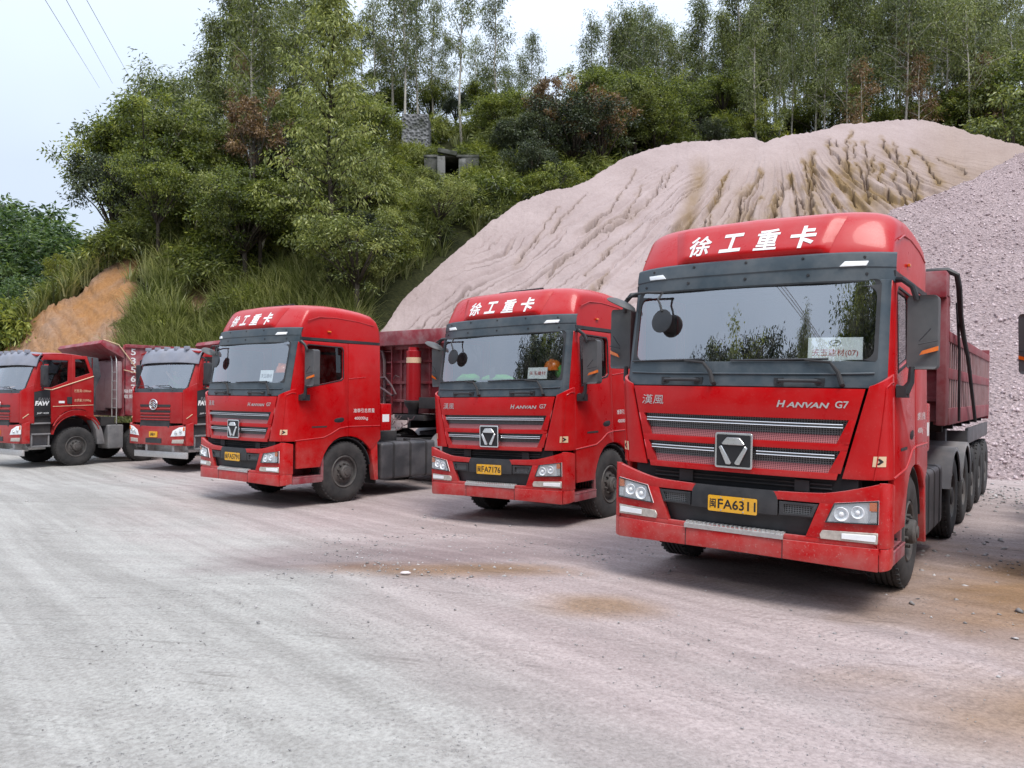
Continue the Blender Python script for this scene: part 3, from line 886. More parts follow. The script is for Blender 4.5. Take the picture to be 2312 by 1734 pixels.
def make_tractor():
    T = bpy.data.objects.new("tractor_unit", None)
    link(T)
    C = (0, 1.3, 1.6)
    # ---------------- hood with its two grille openings
    def hwE(z): return 0.86 + (z - 1.11) / 0.75 * 0.185
    def hw1(z): return 0.837 + (z - 1.407) / 0.198 * 0.091
    def hw2(z): return 0.775 + (z - 1.159) / 0.188 * 0.094
    b = MB()
    def strip(za, zb, xa, xb, n=20):
        b.patch(lambda u, v: (xa(za + (zb - za) * v) + (xb(za + (zb - za) * v) - xa(za + (zb - za) * v)) * u,
                              f_hood(xa(za + (zb - za) * v) + (xb(za + (zb - za) * v) - xa(za + (zb - za) * v)) * u), za + (zb - za) * v), n, 2, 0.035)
    strip(1.605, 1.865, lambda z: -hwE(z), hwE)
    strip(1.347, 1.407, lambda z: -hwE(z), hwE)
    strip(1.105, 1.159, lambda z: -hwE(z) + .02, lambda z: hwE(z) - .02)
    for s in (-1, 1):
        strip(1.407, 1.605, lambda z: s * hw1(z), lambda z: s * hwE(z), 4)
        strip(1.159, 1.347, lambda z: s * hw2(z), lambda z: s * hwE(z), 4)
    part(b, "hood", 'red', T, bevel=0.006, seg=2)
    for z0, z1, zm, hw in ((1.407, 1.605, 1.475, hw1), (1.159, 1.347, 1.225, hw2)):
        b = MB()
        b.patch(lambda u, v: ((2 * u - 1) * hw(zm + (z1 - zm) * v), f_hood((2 * u - 1) * hw(zm + (z1 - zm) * v)) + .035, zm + (z1 - zm) * v), 16, 1, 0.02)
        g = part(b, "grille", 'comb', T)
        b = MB()
        b.patch(lambda u, v: ((2 * u - 1) * hw(z0 + (zm - z0) * v), f_hood((2 * u - 1) * hw(z0 + (zm - z0) * v)) + .012 + .022 * v, z0 + (zm - z0) * v), 16, 1, 0.02)
        part(b, "lower_mesh", 'redmesh', g)
    def bar(xa, xb, z):
        b = MB()
        fn = lambda u, v: (xa + (xb - xa) * u, f_hood(xa + (xb - xa) * u) - .012 + [0, .0, .010, .010, .0, .0][min(5, int(v * 5 + .5))], z + .021 * (2 * v - 1))
        b.patch(lambda u, v: (xa + (xb - xa) * u, f_hood(xa + (xb - xa) * u) - .002, z + .012 * (2 * v - 1)), 16, 1, 0.03)
        gb = part(b, "grille_bar", 'grey', T)
        b = MB()
        for dz in (-.0125, .0125):
            b.tube([(xa + (xb - xa) * k / 16, f_hood(xa + (xb - xa) * k / 16) - .006, z + dz) for k in range(17)], .0042, 6)
        part(b, "bar_trim", 'chrome', gb)
    bar(-.885, .885, 1.553); bar(-.825, -.19, 1.297); bar(.19, .825, 1.297)
    # emblem
    b = MB()
    b.prism(rrect(-.168, 1.145, .168, 1.457, .02), [], lambda x, z, w: Vector((x, -.012 + w, z)), .03)
    em = part(b, "emblem", 'chrome', T, bevel=0.004, seg=1)
    b = MB()
    b.prism(rrect(-.152, 1.161, .152, 1.441, .012), [], lambda x, z, w: Vector((x, -.015 + w, z)), .01)
    part(b, "emblem_plate", 'blackink', em)
    b = MB()
    for pg in ([(-.058, 1.418), (.058, 1.418), (.104, 1.362), (.088, 1.352), (-.088, 1.352), (-.104, 1.362)],
               [(-.130, 1.330), (-.104, 1.345), (-.012, 1.192), (-.028, 1.178), (-.062, 1.178)],
               [(.130, 1.330), (.104, 1.345), (.012, 1.192), (.028, 1.178), (.062, 1.178)]):
        b.prism(pg, [], lambda x, z, w: Vector((x, -.032 + w, z)), .018)
    part(b, "emblem_mark", 'chrome', em, bevel=0.004, seg=1)
    fh = lambda cx, cz: (lambda a, c: Vector((cx + a, f_hood(cx + a) - .006, cz + c)))
    lettering("lettering", "漢風", MT['alu'], T, fh(-.828, 1.737), .235, .090, 0.0, .12)
    lettering("lettering", "H", MT['alu'], T, fh(.392, 1.728), .075, .060, 0.03, .25)
    lettering("lettering", "ANVAN", MT['alu'], T, fh(.607, 1.722), .345, .047, 0.03, .25)
    lettering("lettering", "G7", MT['alu'], T, fh(.875, 1.732), .105, .060, 0.02, .1)
    # ---------------- bumper
    b = MB()
    def zt(x):
        x = abs(x)
        return 0.972 + 0.016 * (x / .73) ** 2 if x < .73 else 0.988 + .115 * ((x - .73) / .47) ** 1.3
    def xm(z): return .62 + (z - .62) / .29 * .107
    def low_strip(za, zb, xa, xb, n=12, nv=2, yo=0.0):
        def fn(u, v):
            x0, x1 = xa(v), xb(v)
            x = x0 + (x1 - x0) * u
            return (x, f_low(x) + yo, za(x) + (zb(x) - za(x)) * v)
        b.patch(fn, n, nv, 0.05)
    low_strip(lambda x: .91, zt, lambda v: -1.17, lambda v: 1.17, 28)
    for s in (-1, 1):
        low_strip(lambda x: .62, lambda x: .91, lambda v: s * xm(.62 + .29 * v), lambda v: s * 1.17, 6)
    def corner(s, za, zb, yend):
        def fn(u, v):
            # round the end of the bumper and run back along the side
            a = min(1, u / .6)
            th = a * math.pi / 2
            x = 1.17 + .078 * math.sin(th)
            y = .10 + .12 * (1 - math.cos(th)) + (max(0, u - .6) / .4) * (yend - .22)
            z0, z1 = za(u), zb(u)
            return (s * x, y, z0 + (z1 - z0) * v)
        b.patch(fn, 12, 3, 0.04, C)
    for s in (-1, 1):
        corner(s, lambda u: .578, lambda u: 1.103 - .05 * max(0, u - .4), .31)
    up = part(b, "bumper", 'red', T, bevel=0.008)
    b = MB()
    low_strip(lambda x: .575, lambda x: .62, lambda v: -1.17, lambda v: 1.17, 24, 1)
    low_strip(lambda x: .415 - .028 * (x / 1.17) ** 2, lambda x: .575, lambda v: -1.17, lambda v: 1.17, 24, 2, -.014)
    for s in (-1, 1):
        corner(s, lambda u: .388 + .03 * u, lambda u: .575, .30)
    part(b, "bumper_skirt", 'red', T, bevel=0.01)
    for x in (-.436, .436):
        b = MB()
        b.box((x - .003, f_low(x) - .0165, .41), (x + .003, f_low(x) + .02, .615))
        part(b, "skirt_seam", 'black', T)
    b = MB()
    b.patch(lambda u, v: ((2 * u - 1) * (xm(.60 + .32 * v) + .01), f_low((2 * u - 1) * .7) + .05 + .02 * (1 - v), .60 + .33 * v), 12, 2, 0.02)
    mo = part(b, "bumper_mouth", 'black', T)
    b = MB()
    b.patch(lambda u, v: ((2 * u - 1) * .388, -.014 + .03 * abs(2 * u - 1) ** 4 * .5 + .008 * v, .772 + .206 * v), 10, 2, 0.06)
    part(b, "plate_holder", 'black', mo, bevel=0.006)
    for s in (-1, 1):
        b = MB()
        b.prism([(.40, .895), (.715, .895), (.672, .782), (.40, .778)], [[(.44, .872), (.44, .800), (.65, .803), (.675, .872)]], lambda x, z, w: Vector((s * x, f_low(x) + .0 + w, z)), .03)
        v = part(b, "bumper_vent", 'black', mo, bevel=0.003, seg=1)
        b = MB()
        b.patch(lambda u, q: (s * (.43 + .25 * u), f_low(.43 + .25 * u) + .02, .795 + .082 * q), 4, 1, .01)
        part(b, "vent_mesh", 'comb', v)
    b = MB()
    b.patch(lambda u, v: ((2 * u - 1) * .445, -.022 + .075 * v, .610 + .022 * v), 10, 1, 0.014, (0, 0, 0))
    b.patch(lambda u, v: ((2 * u - 1) * .445, -.022 - .002 * v, .575 + .036 * v), 10, 1, 0.014)
    for i in range(22):
        x = -.43 + .86 * i / 21
        b.box((x - .008, .0, .617), (x + .008, .045, .6355), Matrix())
    part(b, "step_plate", 'alu', T, bevel=0.0)
    # gap between hood and bumper
    b = MB()
    b.box((-1.0, .13, .93), (1.0, .3, 1.2))
    b.box((-1.1, .45, .9), (1.1, .5, 1.95))
    part(b, "radiator_front", 'cabin', T)
    b = MB()
    for z in (1.02, 1.055):
        b.tube([(-.8, .12, z), (.8, .12, z)], .008, 6)
    b.box((-.55, .10, .985), (-.42, .14, 1.09)); b.box((.5, .10, .985), (.62, .14, 1.08))
    part(b, "condenser_pipe", 'dark', T)
    # ---------------- lamps
    for s in (-1, 1):
        fl = lambda o: (lambda x, z, w: Vector((s * x, f_low(x) + o + w, z)))
        quad = [(.775, .757), (1.168, .772), (1.168, .966), (.842, .921)]
        b = MB(); b.prism(quad, [], fl(-.012), .012)
        hl = part(b, "headlight", 'lamp', T)
        b = MB()
        ins = [(.787, .765), (1.160, .780), (1.160, .955), (.848, .913)]
        b.prism(quad, [ins], fl(-.034), .024)
        part(b, "lamp_bezel", 'black', hl, bevel=.002, seg=1)
        b = MB()
        for cx, cz, r0 in ((.90, .838, .058), (1.02, .862, .052)):
            Mr = Matrix.Translation((s * cx, f_low(cx) - .034, cz)) @ Matrix.Rotation(math.pi / 2, 4, 'X')
            b.lathe([(r0, .004), (r0 * .95, .008), (r0 * .88, .002), (r0 * .55, -.012), (r0 * .34, -.014), (r0 * .32, .004), (r0 * .2, .009), (0, .010)], Mr, 24)
        part(b, "lamp_bowl", 'lamp', hl, smooth=40)
        b = MB(); b.prism([(1.105, .88), (1.158, .88), (1.158, .952), (1.105, .948)], [], fl(-.030), .018)
        part(b, "indicator", 'amber', hl)
        b = MB(); b.prism([(1.108, .787), (1.158, .789), (1.158, .872), (1.108, .872)], [], fl(-.030), .016)
        part(b, "side_reflector", 'chrome', hl)
        b = MB(); b.prism(ins, [], fl(-.038), .003)
        part(b, "lamp_cover", 'lampglass', hl)
        b = MB(); b.prism([(.74, .617), (1.163, .612), (1.165, .702), (.752, .690), (.732, .655)], [], fl(-.016), .018)
        fg = part(b, "fog_light", 'fog', T, bevel=.004, seg=1)
        b = MB()
        b.prism([(.90, .634), (1.15, .63), (1.15, .684), (.90, .678)], [], fl(-.022), .01)
        part(b, "fog_lens", 'lamp', fg, bevel=.003, seg=1)
    # ---------------- corner panels
    for s in (-1, 1):
        b = MB()
        def fn(u, v):
            z = 1.118 + .77 * v + (.11 * u * v ** 3)
            x0 = hwE(min(z, 1.9)) + .020
            p0, p1, p2 = Vector((x0, f_hood(x0) + .004, z)), Vector((1.235, .125, z)), Vector((side_x(z), .40, z))
            q = p0 * (1 - u) ** 2 + p1 * 2 * u * (1 - u) + p2 * u * u
            return (s * q.x, q.y, q.z)
        b.patch(fn, 14, 12, .03, C)
        cp = part(b, "corner_panel", 'red', T, bevel=.006)
        # the raised rib that follows its edge
        b = MB()
        pts = []
        for k in range(15):
            v = k / 14
            q = Vector(fn(.42 + .10 * v, v * .93)); pts.append(q + Vector((s * .0, -.004, 0)))
        for k in range(1, 9):
            q = Vector(fn(.52 + .44 * k / 8, .93 + .02 * math.sin(k / 8 * 3.1))); pts.append(q + Vector((s * .003, -.003, 0)))
        b.tube(pts, .006, 6)
        part(b, "panel_rib", 'red', cp)
        # arrow sticker
        b = MB()
        base_ = lambda uu, vv, o: Vector(fn(uu, vv)) + Vector((s * .0015, -o, 0))
        b.raw([base_(.36 + .28 * q / 8, w_, .004) for q in range(9) for w_ in (.145, .255)], [(2 * q, 2 * q + 2, 2 * q + 3, 2 * q + 1) for q in range(8)])
        st = part(b, "arrow_sticker", 'decal', cp)
        b = MB()
        S = lambda uu, vv: base_(.36 + .28 * uu, .145 + .11 * vv, .0075)
        for hh in (0, 1):
            A_ = [S(.22 + .28 * q / 4, .2 + .3 * q / 4 if hh == 0 else .8 - .3 * q / 4) for q in range(5)]
            B_ = [S(.46 + .34 * q / 4, .2 + .3 * q / 4 if hh == 0 else .8 - .3 * q / 4) for q in range(5)]
            b.raw(A_ + B_, [(q, q + 1, q + 6, q + 5) for q in range(4)])
        part(b, "arrow", 'blackink', st)
    # ---------------- cab sides: door and rear panel
    for s in (-1, 1):
        sp = sidep(s)
        door = [(.385, .66), (.88, .66), (.905, .74), (.965, .87), (1.05, .99), (1.17, 1.095), (1.30, 1.15), (1.42, 1.165), (1.496, 1.165), (1.496, 2.815), (.525, 2.815), (.50, 2.70), (.385, 2.0)]
        win = [(.60, 2.025), (1.34, 2.165), (1.385, 2.20), (1.385, 2.69), (1.35, 2.73), (.64, 2.745), (.575, 2.70)]
        b = MB(); b.prism(door, [win], sp, .05)
        d = part(b, "door", 'red', T, bevel=.008)
        b = MB(); b.prism([(.55, 2.0), (1.40, 2.13), (1.41, 2.74), (.60, 2.77), (.53, 2.70)], [], sidep(s, -.03), .006)
        part(b, "side_window", 'side', d)
        b = MB()
        fr = [(.575, 2.005), (1.35, 2.148), (1.40, 2.19), (1.40, 2.70), (1.36, 2.748), (.63, 2.762), (.555, 2.705)]
        b.prism(fr, [win], sidep(s, .004), .02)
        part(b, "window_seal", 'black', d)
        b = MB()
        b.patch(lambda u, v: (s * (side_x(1.46) + .012 * math.sin(math.pi * u) * math.sin(math.pi * v) - .004), 1.145 + .29 * u, 1.395 + .125 * v * (.75 + .25 * u)), 8, 6, -.012, (s * 3, 1.2, 1.4))
        part(b, "door_handle", 'black', d, bevel=0.004)
        b = MB()       # swage lines
        b.tube([(s * side_x(1.13), .36, 1.128), (s * side_x(1.15), .95, 1.163), (s * side_x(1.2), 1.10, 1.215), (s * side_x(1.3), 1.30, 1.31), (s * side_x(1.33), 1.495, 1.335)], .010, 6)
        part(b, "swage", 'red', d)
        b = MB()
        b.prism([(.70, 1.335), (1.02, 1.335), (1.02, 1.36), (.70, 1.36)], [], sidep(s, .004), .01)
        part(b, "side_badge", 'dark', d)
        rear = [(1.504, 1.165), (1.57, 1.163), (1.70, 1.135), (1.83, 1.075), (1.95, .98), (2.02, .90), (2.05, .90), (2.27, 1.09), (2.262, 2.83), (1.504, 2.815)]
        b = MB(); b.prism(rear, [], sp, .05)
        c = part(b, "cab_side", 'red', T, bevel=.008)
        b = MB()
        b.tube([(s * side_x(1.33), 1.505, 1.335), (s * side_x(1.33), 2.26, 1.335)], .010, 6)
        b.tube([(s * side_x(2.19), 1.505, 2.185), (s * side_x(2.2), 1.90, 2.225)], .007, 6)
        part(b, "swage", 'red', c)
        # A pillar trim between windscreen and door
        b = MB()
        def fp(u, v):
            z = 1.87 + .92 * v
            y0 = f_up(1.10, z)
            p0, p1, p2 = Vector((1.10, y0 - .004, z)), Vector((1.19, y0 + .01, z)), Vector((side_x(z) - .004, .40 + .155 * v ** 1.1, z))
            q = p0 * (1 - u) ** 2 + p1 * 2 * u * (1 - u) + p2 * u * u
            return (s * q.x, q.y, q.z)
        b.patch(lambda u, v: fp(u * .62, v), 8, 8, .03, C)
        part(b, "windscreen_pillar", 'visor', T, bevel=.004, seg=1)
        b = MB()
        b.patch(lambda u, v: fp(.63 + .37 * u, v), 5, 8, .03, C)
        part(b, "cab_pillar", 'red', T, bevel=.003, seg=1)
        # entry step
        b = MB()
        b.box((s * 1.13, .34, .40), (s * .62, .92, .45)); b.box((s * .70, .34, .40), (s * .66, .98, 1.0)); b.box((s * 1.2, .93, .42), (s * .66, .98, .95))
        b.box((s * 1.235, .315, .40), (s * 1.20, .93, .52))
        b.box((s * 1.24, .315, .50), (s * .95, .93, .52))
        part(b, "entry_step", 'red3', T, bevel=.006)
        # wheel arch and mud flap
        b = MB()
        pts = [(math.cos(a) * .60 + 1.455, math.sin(a) * .60 + .545) for a in [R(8 + 164 * i / 18) for i in range(19)]]
        b.patch(lambda u, v: (s * (1.20 - .62 * v), pts[int(u * 18 + .5)][0], pts[int(u * 18 + .5)][1]), 18, 2, .015, (s * .9, 1.455, .545))
        part(b, "wheel_arch", 'black', T)
        b = MB()
        b.prism([(2.035, .90), (2.20, 1.05), (2.215, .335), (2.13, .335), (2.09, .6)], [], sidep(s, -.01), .12)
        part(b, "mudguard", 'red', T, bevel=.008)
        b = MB()
        b.box((s * 1.15, 2.22, .25), (s * .70, 2.235, .9))
        part(b, "mud_flap", 'rubber', T)
        # side light on the roof edge
        b = MB()
        b.box((s * 1.20, 1.03, 2.985), (s * 1.222, 1.10, 3.01))
        part(b, "side_light", 'amber', T, bevel=.004)
    # loading note on the cab side (white paint)
    fs = lambda cy, cz: (lambda a, c: Vector((side_x(cz + c) + .0025, cy + a, cz + c)))
    lettering("lettering", "准牵引总质量", MT['white'], T, fs(1.872, 1.618), .50, .075)
    lettering("lettering", "40000kg", MT['white'], T, fs(1.80, 1.472), .32, .07)
    # ---------------- windscreen and the black field below it
    b = MB()
    b.patch(lambda u, v: ((2 * u - 1) * 1.125, f_up((2 * u - 1) * 1.125, 1.87 + .225 * v) - .006, 1.872 + .223 * v), 24, 4, .03)
    wp = part(b, "wiper_panel", 'visor', T, bevel=.004, seg=1)
    b = MB()
    b.tube([((2 * k / 24 - 1) * 1.10, f_up((2 * k / 24 - 1) * 1.10, 1.985) - .012, 1.985 + .012 * (abs(2 * k / 24 - 1)) ** 4) for k in range(25)], .010, 6)
    part(b, "panel_crease", 'visor', wp)
    b = MB()
    b.patch(lambda u, v: ((2 * u - 1) * 1.10, f_up((2 * u - 1) * 1.10, 2.09 + .70 * v) + .004, 2.09 + .70 * v), 28, 10, .006)
    part(b, "windscreen", 'wind', T)
    b = MB()
    outl = rrect(-1.115, 2.078, 1.115, 2.795, .05); inn = rrect(-1.085, 2.108, 1.085, 2.735, .085)
    b.prism(outl, [inn], lambda x, z, w: Vector((x, f_up(x, z) - .006 + w, z)), .012)
    part(b, "windscreen_seal", 'black', T)
    for xa, xb in ((-.72, -.36), (.35, .70)):
        b = MB()
        z = 1.915
        b.tube([(xa, f_up(xa, z), z), (xa + .02, f_up(xa, z) - .05, z + .012), (xb - .02, f_up(xb, z) - .05, z + .012), (xb, f_up(xb, z), z)], .016, 8)
        b.box((xa - .03, f_up(xa, z) - .016, z - .03), (xa + .05, f_up(xa, z) + .01, z + .035)); b.box((xb - .05, f_up(xb, z) - .016, z - .03), (xb + .03, f_up(xb, z) + .01, z + .035))
        part(b, "grab_handle", 'black', T, bevel=.0)
    for xb, xt, tip in ((-.216, -.326, -1.09), (.867, .77, -.056)):
        b = MB()
        P = lambda x, z, o: Vector((x, f_up(x, z) - o, z))
        b.tube([P(xb, 1.895, .01), P(xb, 1.905, .05), P(xb - .03, 2.0, .055), P(xt, 2.085, .05), P((xt * .75 + tip * .25), 2.105, .035)], [.022, .022, .018, .014, .009], 8)
        w = part(b, "wiper", 'dark', T)
        b = MB()
        b.tube([P(xt - .02 + (tip - xt) * k / 8, 2.115 - .012 * (k / 8), .022) for k in range(9)], .010, 6)
        part(b, "wiper_blade", 'black', w)
    # ---------------- sun visor
    def f_vis(x, z): return .20 + .05 * (z - 2.77) / .27 + .26 * min(1.02, abs(x) / 1.2) ** 4 + (-.012 if z > 2.9 else 0)
    b = MB()
    def fv(u, v):
        x = (2 * u - 1)
        x = math.copysign(1 - (1 - abs(x)) ** 1.25, x) * 1.203
        z = [2.772, 2.785, 2.84, 2.892, 2.905, 2.96, 3.02, 3.035][int(v * 7 + .5)]
        o = [0.02, 0.0, -.004, -.006, -.016, -.018, -.012, .004][int(v * 7 + .5)]
        return (x, .20 + .05 * (z - 2.77) / .27 + .26 * (abs(x) / 1.2) ** 4 + o, z + .0)
    b.patch(fv, 40, 7, .035)
    vis = part(b, "sun_visor", 'visor', T, bevel=.0, smooth=28)
    b = MB()
    for x, z in ((-.95, 2.985), (-.5, 2.995), (0, 2.998), (.5, 2.995), (.98, 2.985), (-.55, 2.845), (-.0, 2.848), (.55, 2.845), (1.0, 2.842), (-1.05, 2.842)):
        y = .20 + .05 * (z - 2.77) / .27 + .26 * (abs(x) / 1.2) ** 4 - .012 - (.010 if z > 2.9 else 0)
        b.lathe([(.013, 0), (.013, .006), (.006, .008), (0, .003)], Matrix.Translation((x, y + .006, z)) @ Matrix.Rotation(math.pi / 2, 4, 'X'), 10)
    part(b, "bolt", 'black', vis)
    for s in (-1, 1):
        b = MB()
        b.prism([(.795, 2.905), (.995, 2.91), (1.012, 2.952), (.835, 2.95)], [], lambda x, z, w: Vector((s * x, .20 + .05 * (z - 2.77) / .27 + .26 * (x / 1.2) ** 4 - .030 + w, z)), .03)
        part(b, "marker_light", 'lamp', T, bevel=.006)
    # ---------------- roof
    st = [(.235, 2.96, 1.17, 1), (.25, 3.04, 1.172, 1), (.29, 3.13, 1.175, .99), (.35, 3.235, 1.175, .97), (.425, 3.34, 1.175, .92), (.485, 3.405, 1.178, .86), (.55, 3.432, 1.182, .78), (.72, 3.45, 1.19, .58),
          (1.1, 3.468, 1.2, .18), (1.5, 3.462, 1.2, 0), (1.85, 3.43, 1.2, 0), (2.07, 3.39, 1.198, 0), (2.18, 3.32, 1.194, 0), (2.235, 3.22, 1.19, 0), (2.26, 3.05, 1.186, 0), (2.262, 2.9, 1.184, 0)]
    b = MB()
    rings = []
    zb = 2.872
    for y0, ztp, w, bow in st:
        row = []
        for k in range(33):
            a = math.pi * k / 32
            c, sn = math.cos(a), math.sin(a)
            n = 9.0
            x = w * math.copysign(abs(c) ** (2 / n), c)
            z = zb + (ztp - zb) * abs(sn) ** (2 / n)
            crown = .018 * (1 - (x / w) ** 2) * (1 if ztp > 3.3 else 0)
            row.append(b.bm.verts.new((x, y0 + bow * .24 * (abs(x) / 1.2) ** 2.6, z + crown)))
        rings.append(row)
    for A, B in zip(rings, rings[1:]):
        for k in range(32):
            b._f([A[k], A[k + 1], B[k + 1], B[k]])
    b._f(rings[-1][::-1])
    roof = part(b, "roof", 'red', T, smooth=60)
    bm = bmesh.new(); bm.from_mesh(roof.data); bvh = BVHTree.FromBMesh(bm); bm.free()
    def on_roof(x, z, o):
        h = bvh.ray_cast(Vector((x, -2, z)), Vector((0, 1, 0)))[0]
        if h is None:
            h = Vector((x, .5, z))
        return Vector((x, h.y - o, z))
    b = MB()      # raised name panel
    def fpan(u, v):
        z = 3.045 + .345 * v
        hw = .70 + .10 * v ** 1.2
        x = (2 * u - 1) * hw
        edge = min(1, min(u, 1 - u) * 14, v * 7)
        return on_roof(x, z, .004 + .042 * edge)
    b.patch(fpan, 40, 14, .02)
    rp = part(b, "name_panel", 'red', roof, smooth=50)
    def onp(x, z, o): return on_roof(x, z, .0475 + o)
    for ch, cx, w, h in (("徐", -.475, .225, .205), ("工", -.165, .22, .185), ("重", .165, .22, .205), ("卡", .475, .22, .215)):
        bold = {"徐": .02, "重": .02}.get(ch, .035)
        lettering("lettering", ch, MT['white'], roof, (lambda cx: lambda a, c: onp(cx + a, 3.205 + c, .004))(cx), w, h, bold, .14)
    b = MB()
    b.tube([(-.42, .85, 3.44), (-.41, .86, 3.495), (.33, .86, 3.50), (.34, .85, 3.45)], .014, 8)
    b.tube([(-.42, .98, 3.45), (-.41, .97, 3.515), (.33, .97, 3.52), (.34, .98, 3.46)], .014, 8)
    part(b, "roof_rail", 'dark', T)
    b = MB()
    for s in (-1, 1):
        b.box((s * 1.185, .46, 2.825), (s * 1.20, 2.255, 2.875))
    b.box((-1.18, 2.2, 2.80), (1.18, 2.25, 2.88))
    part(b, "roof_seal", 'black', T)
    b = MB()
    for s in (-1, 1):
        b.tube([(s * 1.193, .62, 3.16), (s * 1.199, .85, 3.235), (s * 1.2, 1.2, 3.25), (s * 1.2, 1.7, 3.225), (s * 1.2, 2.1, 3.17)], .007, 6)
    part(b, "roof_swage", 'red', roof)
    # ---------------- rear wall, interior
    b = MB()
    b.box((-1.17, 2.22, 1.1), (1.17, 2.26, 2.85))
    b.box((-1.15, .45, 1.15), (1.15, 2.2, 1.2))
    part(b, "rear_wall", 'red', T, bevel=.01)
    b = MB()
    b.box((-1.14, 1.55, 1.3), (1.14, 1.58, 2.83)); b.box((-1.12, .5, 2.80), (1.12, 1.56, 2.83)); b.box((-1.12, .5, 1.25), (1.12, 1.55, 1.30))
    part(b, "cabin_lining", 'cabin', T)
    b = MB()
    b.patch(lambda u, v: ((2 * u - 1) * 1.08, .22 + .13 * abs(2 * u - 1) ** 2 + .45 * v, [2.02, 2.06, 2.07, 2.05, 1.75][int(v * 4 + .5)]), 16, 4, .04, (0, .5, 1.4))
    b.box((.30, .62, 2.02), (.85, .76, 2.13))
    part(b, "dashboard", 'dash', T, bevel=.01)
    b = MB()
    for x in (-.55, .55):
        b.box((x - .25, 1.0, 1.70), (x + .25, 1.45, 1.85)); b.box((x - .25, 1.36, 1.85), (x + .25, 1.5, 2.40)); b.box((x - .14, 1.38, 2.44), (x + .14, 1.48, 2.62))
    part(b, "seat", 'seat', T, bevel=.04)
    b = MB()
    Ms = Matrix.Translation((.55, .86, 2.10)) @ Matrix.Rotation(R(-35), 4, 'X')
    b.lathe([(.225 + .014 * math.cos(a), .014 * math.sin(a)) for a in [2 * math.pi * k / 8 for k in range(8)]], Ms, 28, close=True)
    b.box((-.22, -.02, -.02), (.22, .02, .0), Ms)
    part(b, "steering_wheel", 'black', T)
    # ---------------- mirrors
    for s in (-1, 1):
        b = MB()
        o = rrect(1.285, 2.04, 1.52, 2.655, .035)
        b.prism(o, [], lambda x, z, w: Vector((s * x, .445 + w + .05 * ((x - 1.4) / .12) ** 2, z)), .13)
        m = part(b, "wing_mirror", 'grey', T, bevel=.02, seg=3)
        b = MB()
        b.prism(rrect(1.305, 2.06, 1.50, 2.635, .03), [], lambda x, z, w: Vector((s * x, .628 + w, z)), .004)
        part(b, "mirror_glass", 'mirror', m)
        b = MB()
        b.tube([(s * 1.19, .50, 2.80), (s * 1.26, .44, 2.79), (s * 1.33, .46, 2.73), (s * 1.36, .49, 2.62)], [.028, .026, .024, .024], 8)
        part(b, "mirror_arm", 'black', m, bevel=.0)
        b = MB()
        b.tube([(s * 1.22, .50, 1.86), (s * 1.29, .48, 1.86), (s * 1.325, .48, 1.93), (s * 1.33, .49, 2.06)], [.055, .045, .028, .024], 8)
        b.box((s * 1.225, .42, 1.80), (s * 1.30, .60, 1.90))
        part(b, "mirror_arm", 'black', m, bevel=.0)
        b = MB()
        b.prism([(1.39, 2.155), (1.522, 2.195), (1.522, 2.232), (1.41, 2.19)], [], lambda x, z, w: Vector((s * x, .437 + w + .05 * ((x - 1.4) / .12) ** 2, z)), .02)
        part(b, "mirror_indicator", 'amber', m)
        b = MB()
        b.tube([(s * 1.385, .442, 2.27), (s * 1.47, .46, 2.375)], .005, 5)
        b.tube([(s * 1.38, .442, 2.245), (s * 1.52, .475, 2.275)], .005, 5)
        part(b, "mirror_rib", 'black', m)
    # kerb mirror at the upper corner, and the round front mirror hanging before the windscreen
    b = MB()
    Mk = Matrix.Translation((-1.30, .30, 2.68)) @ Matrix.Rotation(R(25), 4, 'Y') @ Matrix.Scale(1.0, 4) @ Matrix.Diagonal((.17, .13, .05, 1))
    b.lathe([(0, 1), (.5, .87), (.87, .5), (1, 0), (.95, -.15), (0, -.2)], Mk, 20)
    km = part(b, "kerb_mirror", 'grey', T, smooth=50)
    b = MB()
    b.tube([(-1.24, .30, 2.74), (-1.10, .24, 2.775), (-.95, .20, 2.775), (-.80, .18, 2.765)], .012, 8)
    part(b, "mirror_arm", 'black', km)
    b = MB()
    b.tube([(-.80, .20, 2.77), (-.83, .16, 2.70), (-.80, .15, 2.64), (-.78, .14, 2.58)], .011, 8)
    fm = part(b, "front_mirror", 'black', T)
    b = MB()
    b.lathe([(0, -.03), (.07, -.025), (.112, .0), (.116, .012), (.10, .016), (0, .02)], Matrix.Translation((-.774, .145, 2.484)) @ Matrix.Rotation(R(80), 4, 'X') @ Matrix.Rotation(R(-12), 4, 'Y'), 24)
    part(b, "mirror_disc", 'black', fm, smooth=50)
    # ---------------- chassis
    b = MB()
    for s in (-1, 1):
        b.box((s * .46, .5, .74), (s * .38, 6.7, 1.0))
    for y in (.6, 2.4, 3.6, 5.3, 6.6):
        b.box((-.40, y, .78), (.40, y + .12, .96))
    b.box((-.75, 2.4, .98), (.75, 3.9, 1.01))
    b.box((-.5, .55, .45), (.5, 2.1, 1.1))
    part(b, "chassis_frame", 'dark', T, bevel=.0)
    b = MB()
    b.lathe([(.55, 0), (.55, .07), (.3, .1), (0, .1)], Matrix.Translation((0, 5.35, 1.02)), 24)
    part(b, "fifth_wheel", 'dark', T)
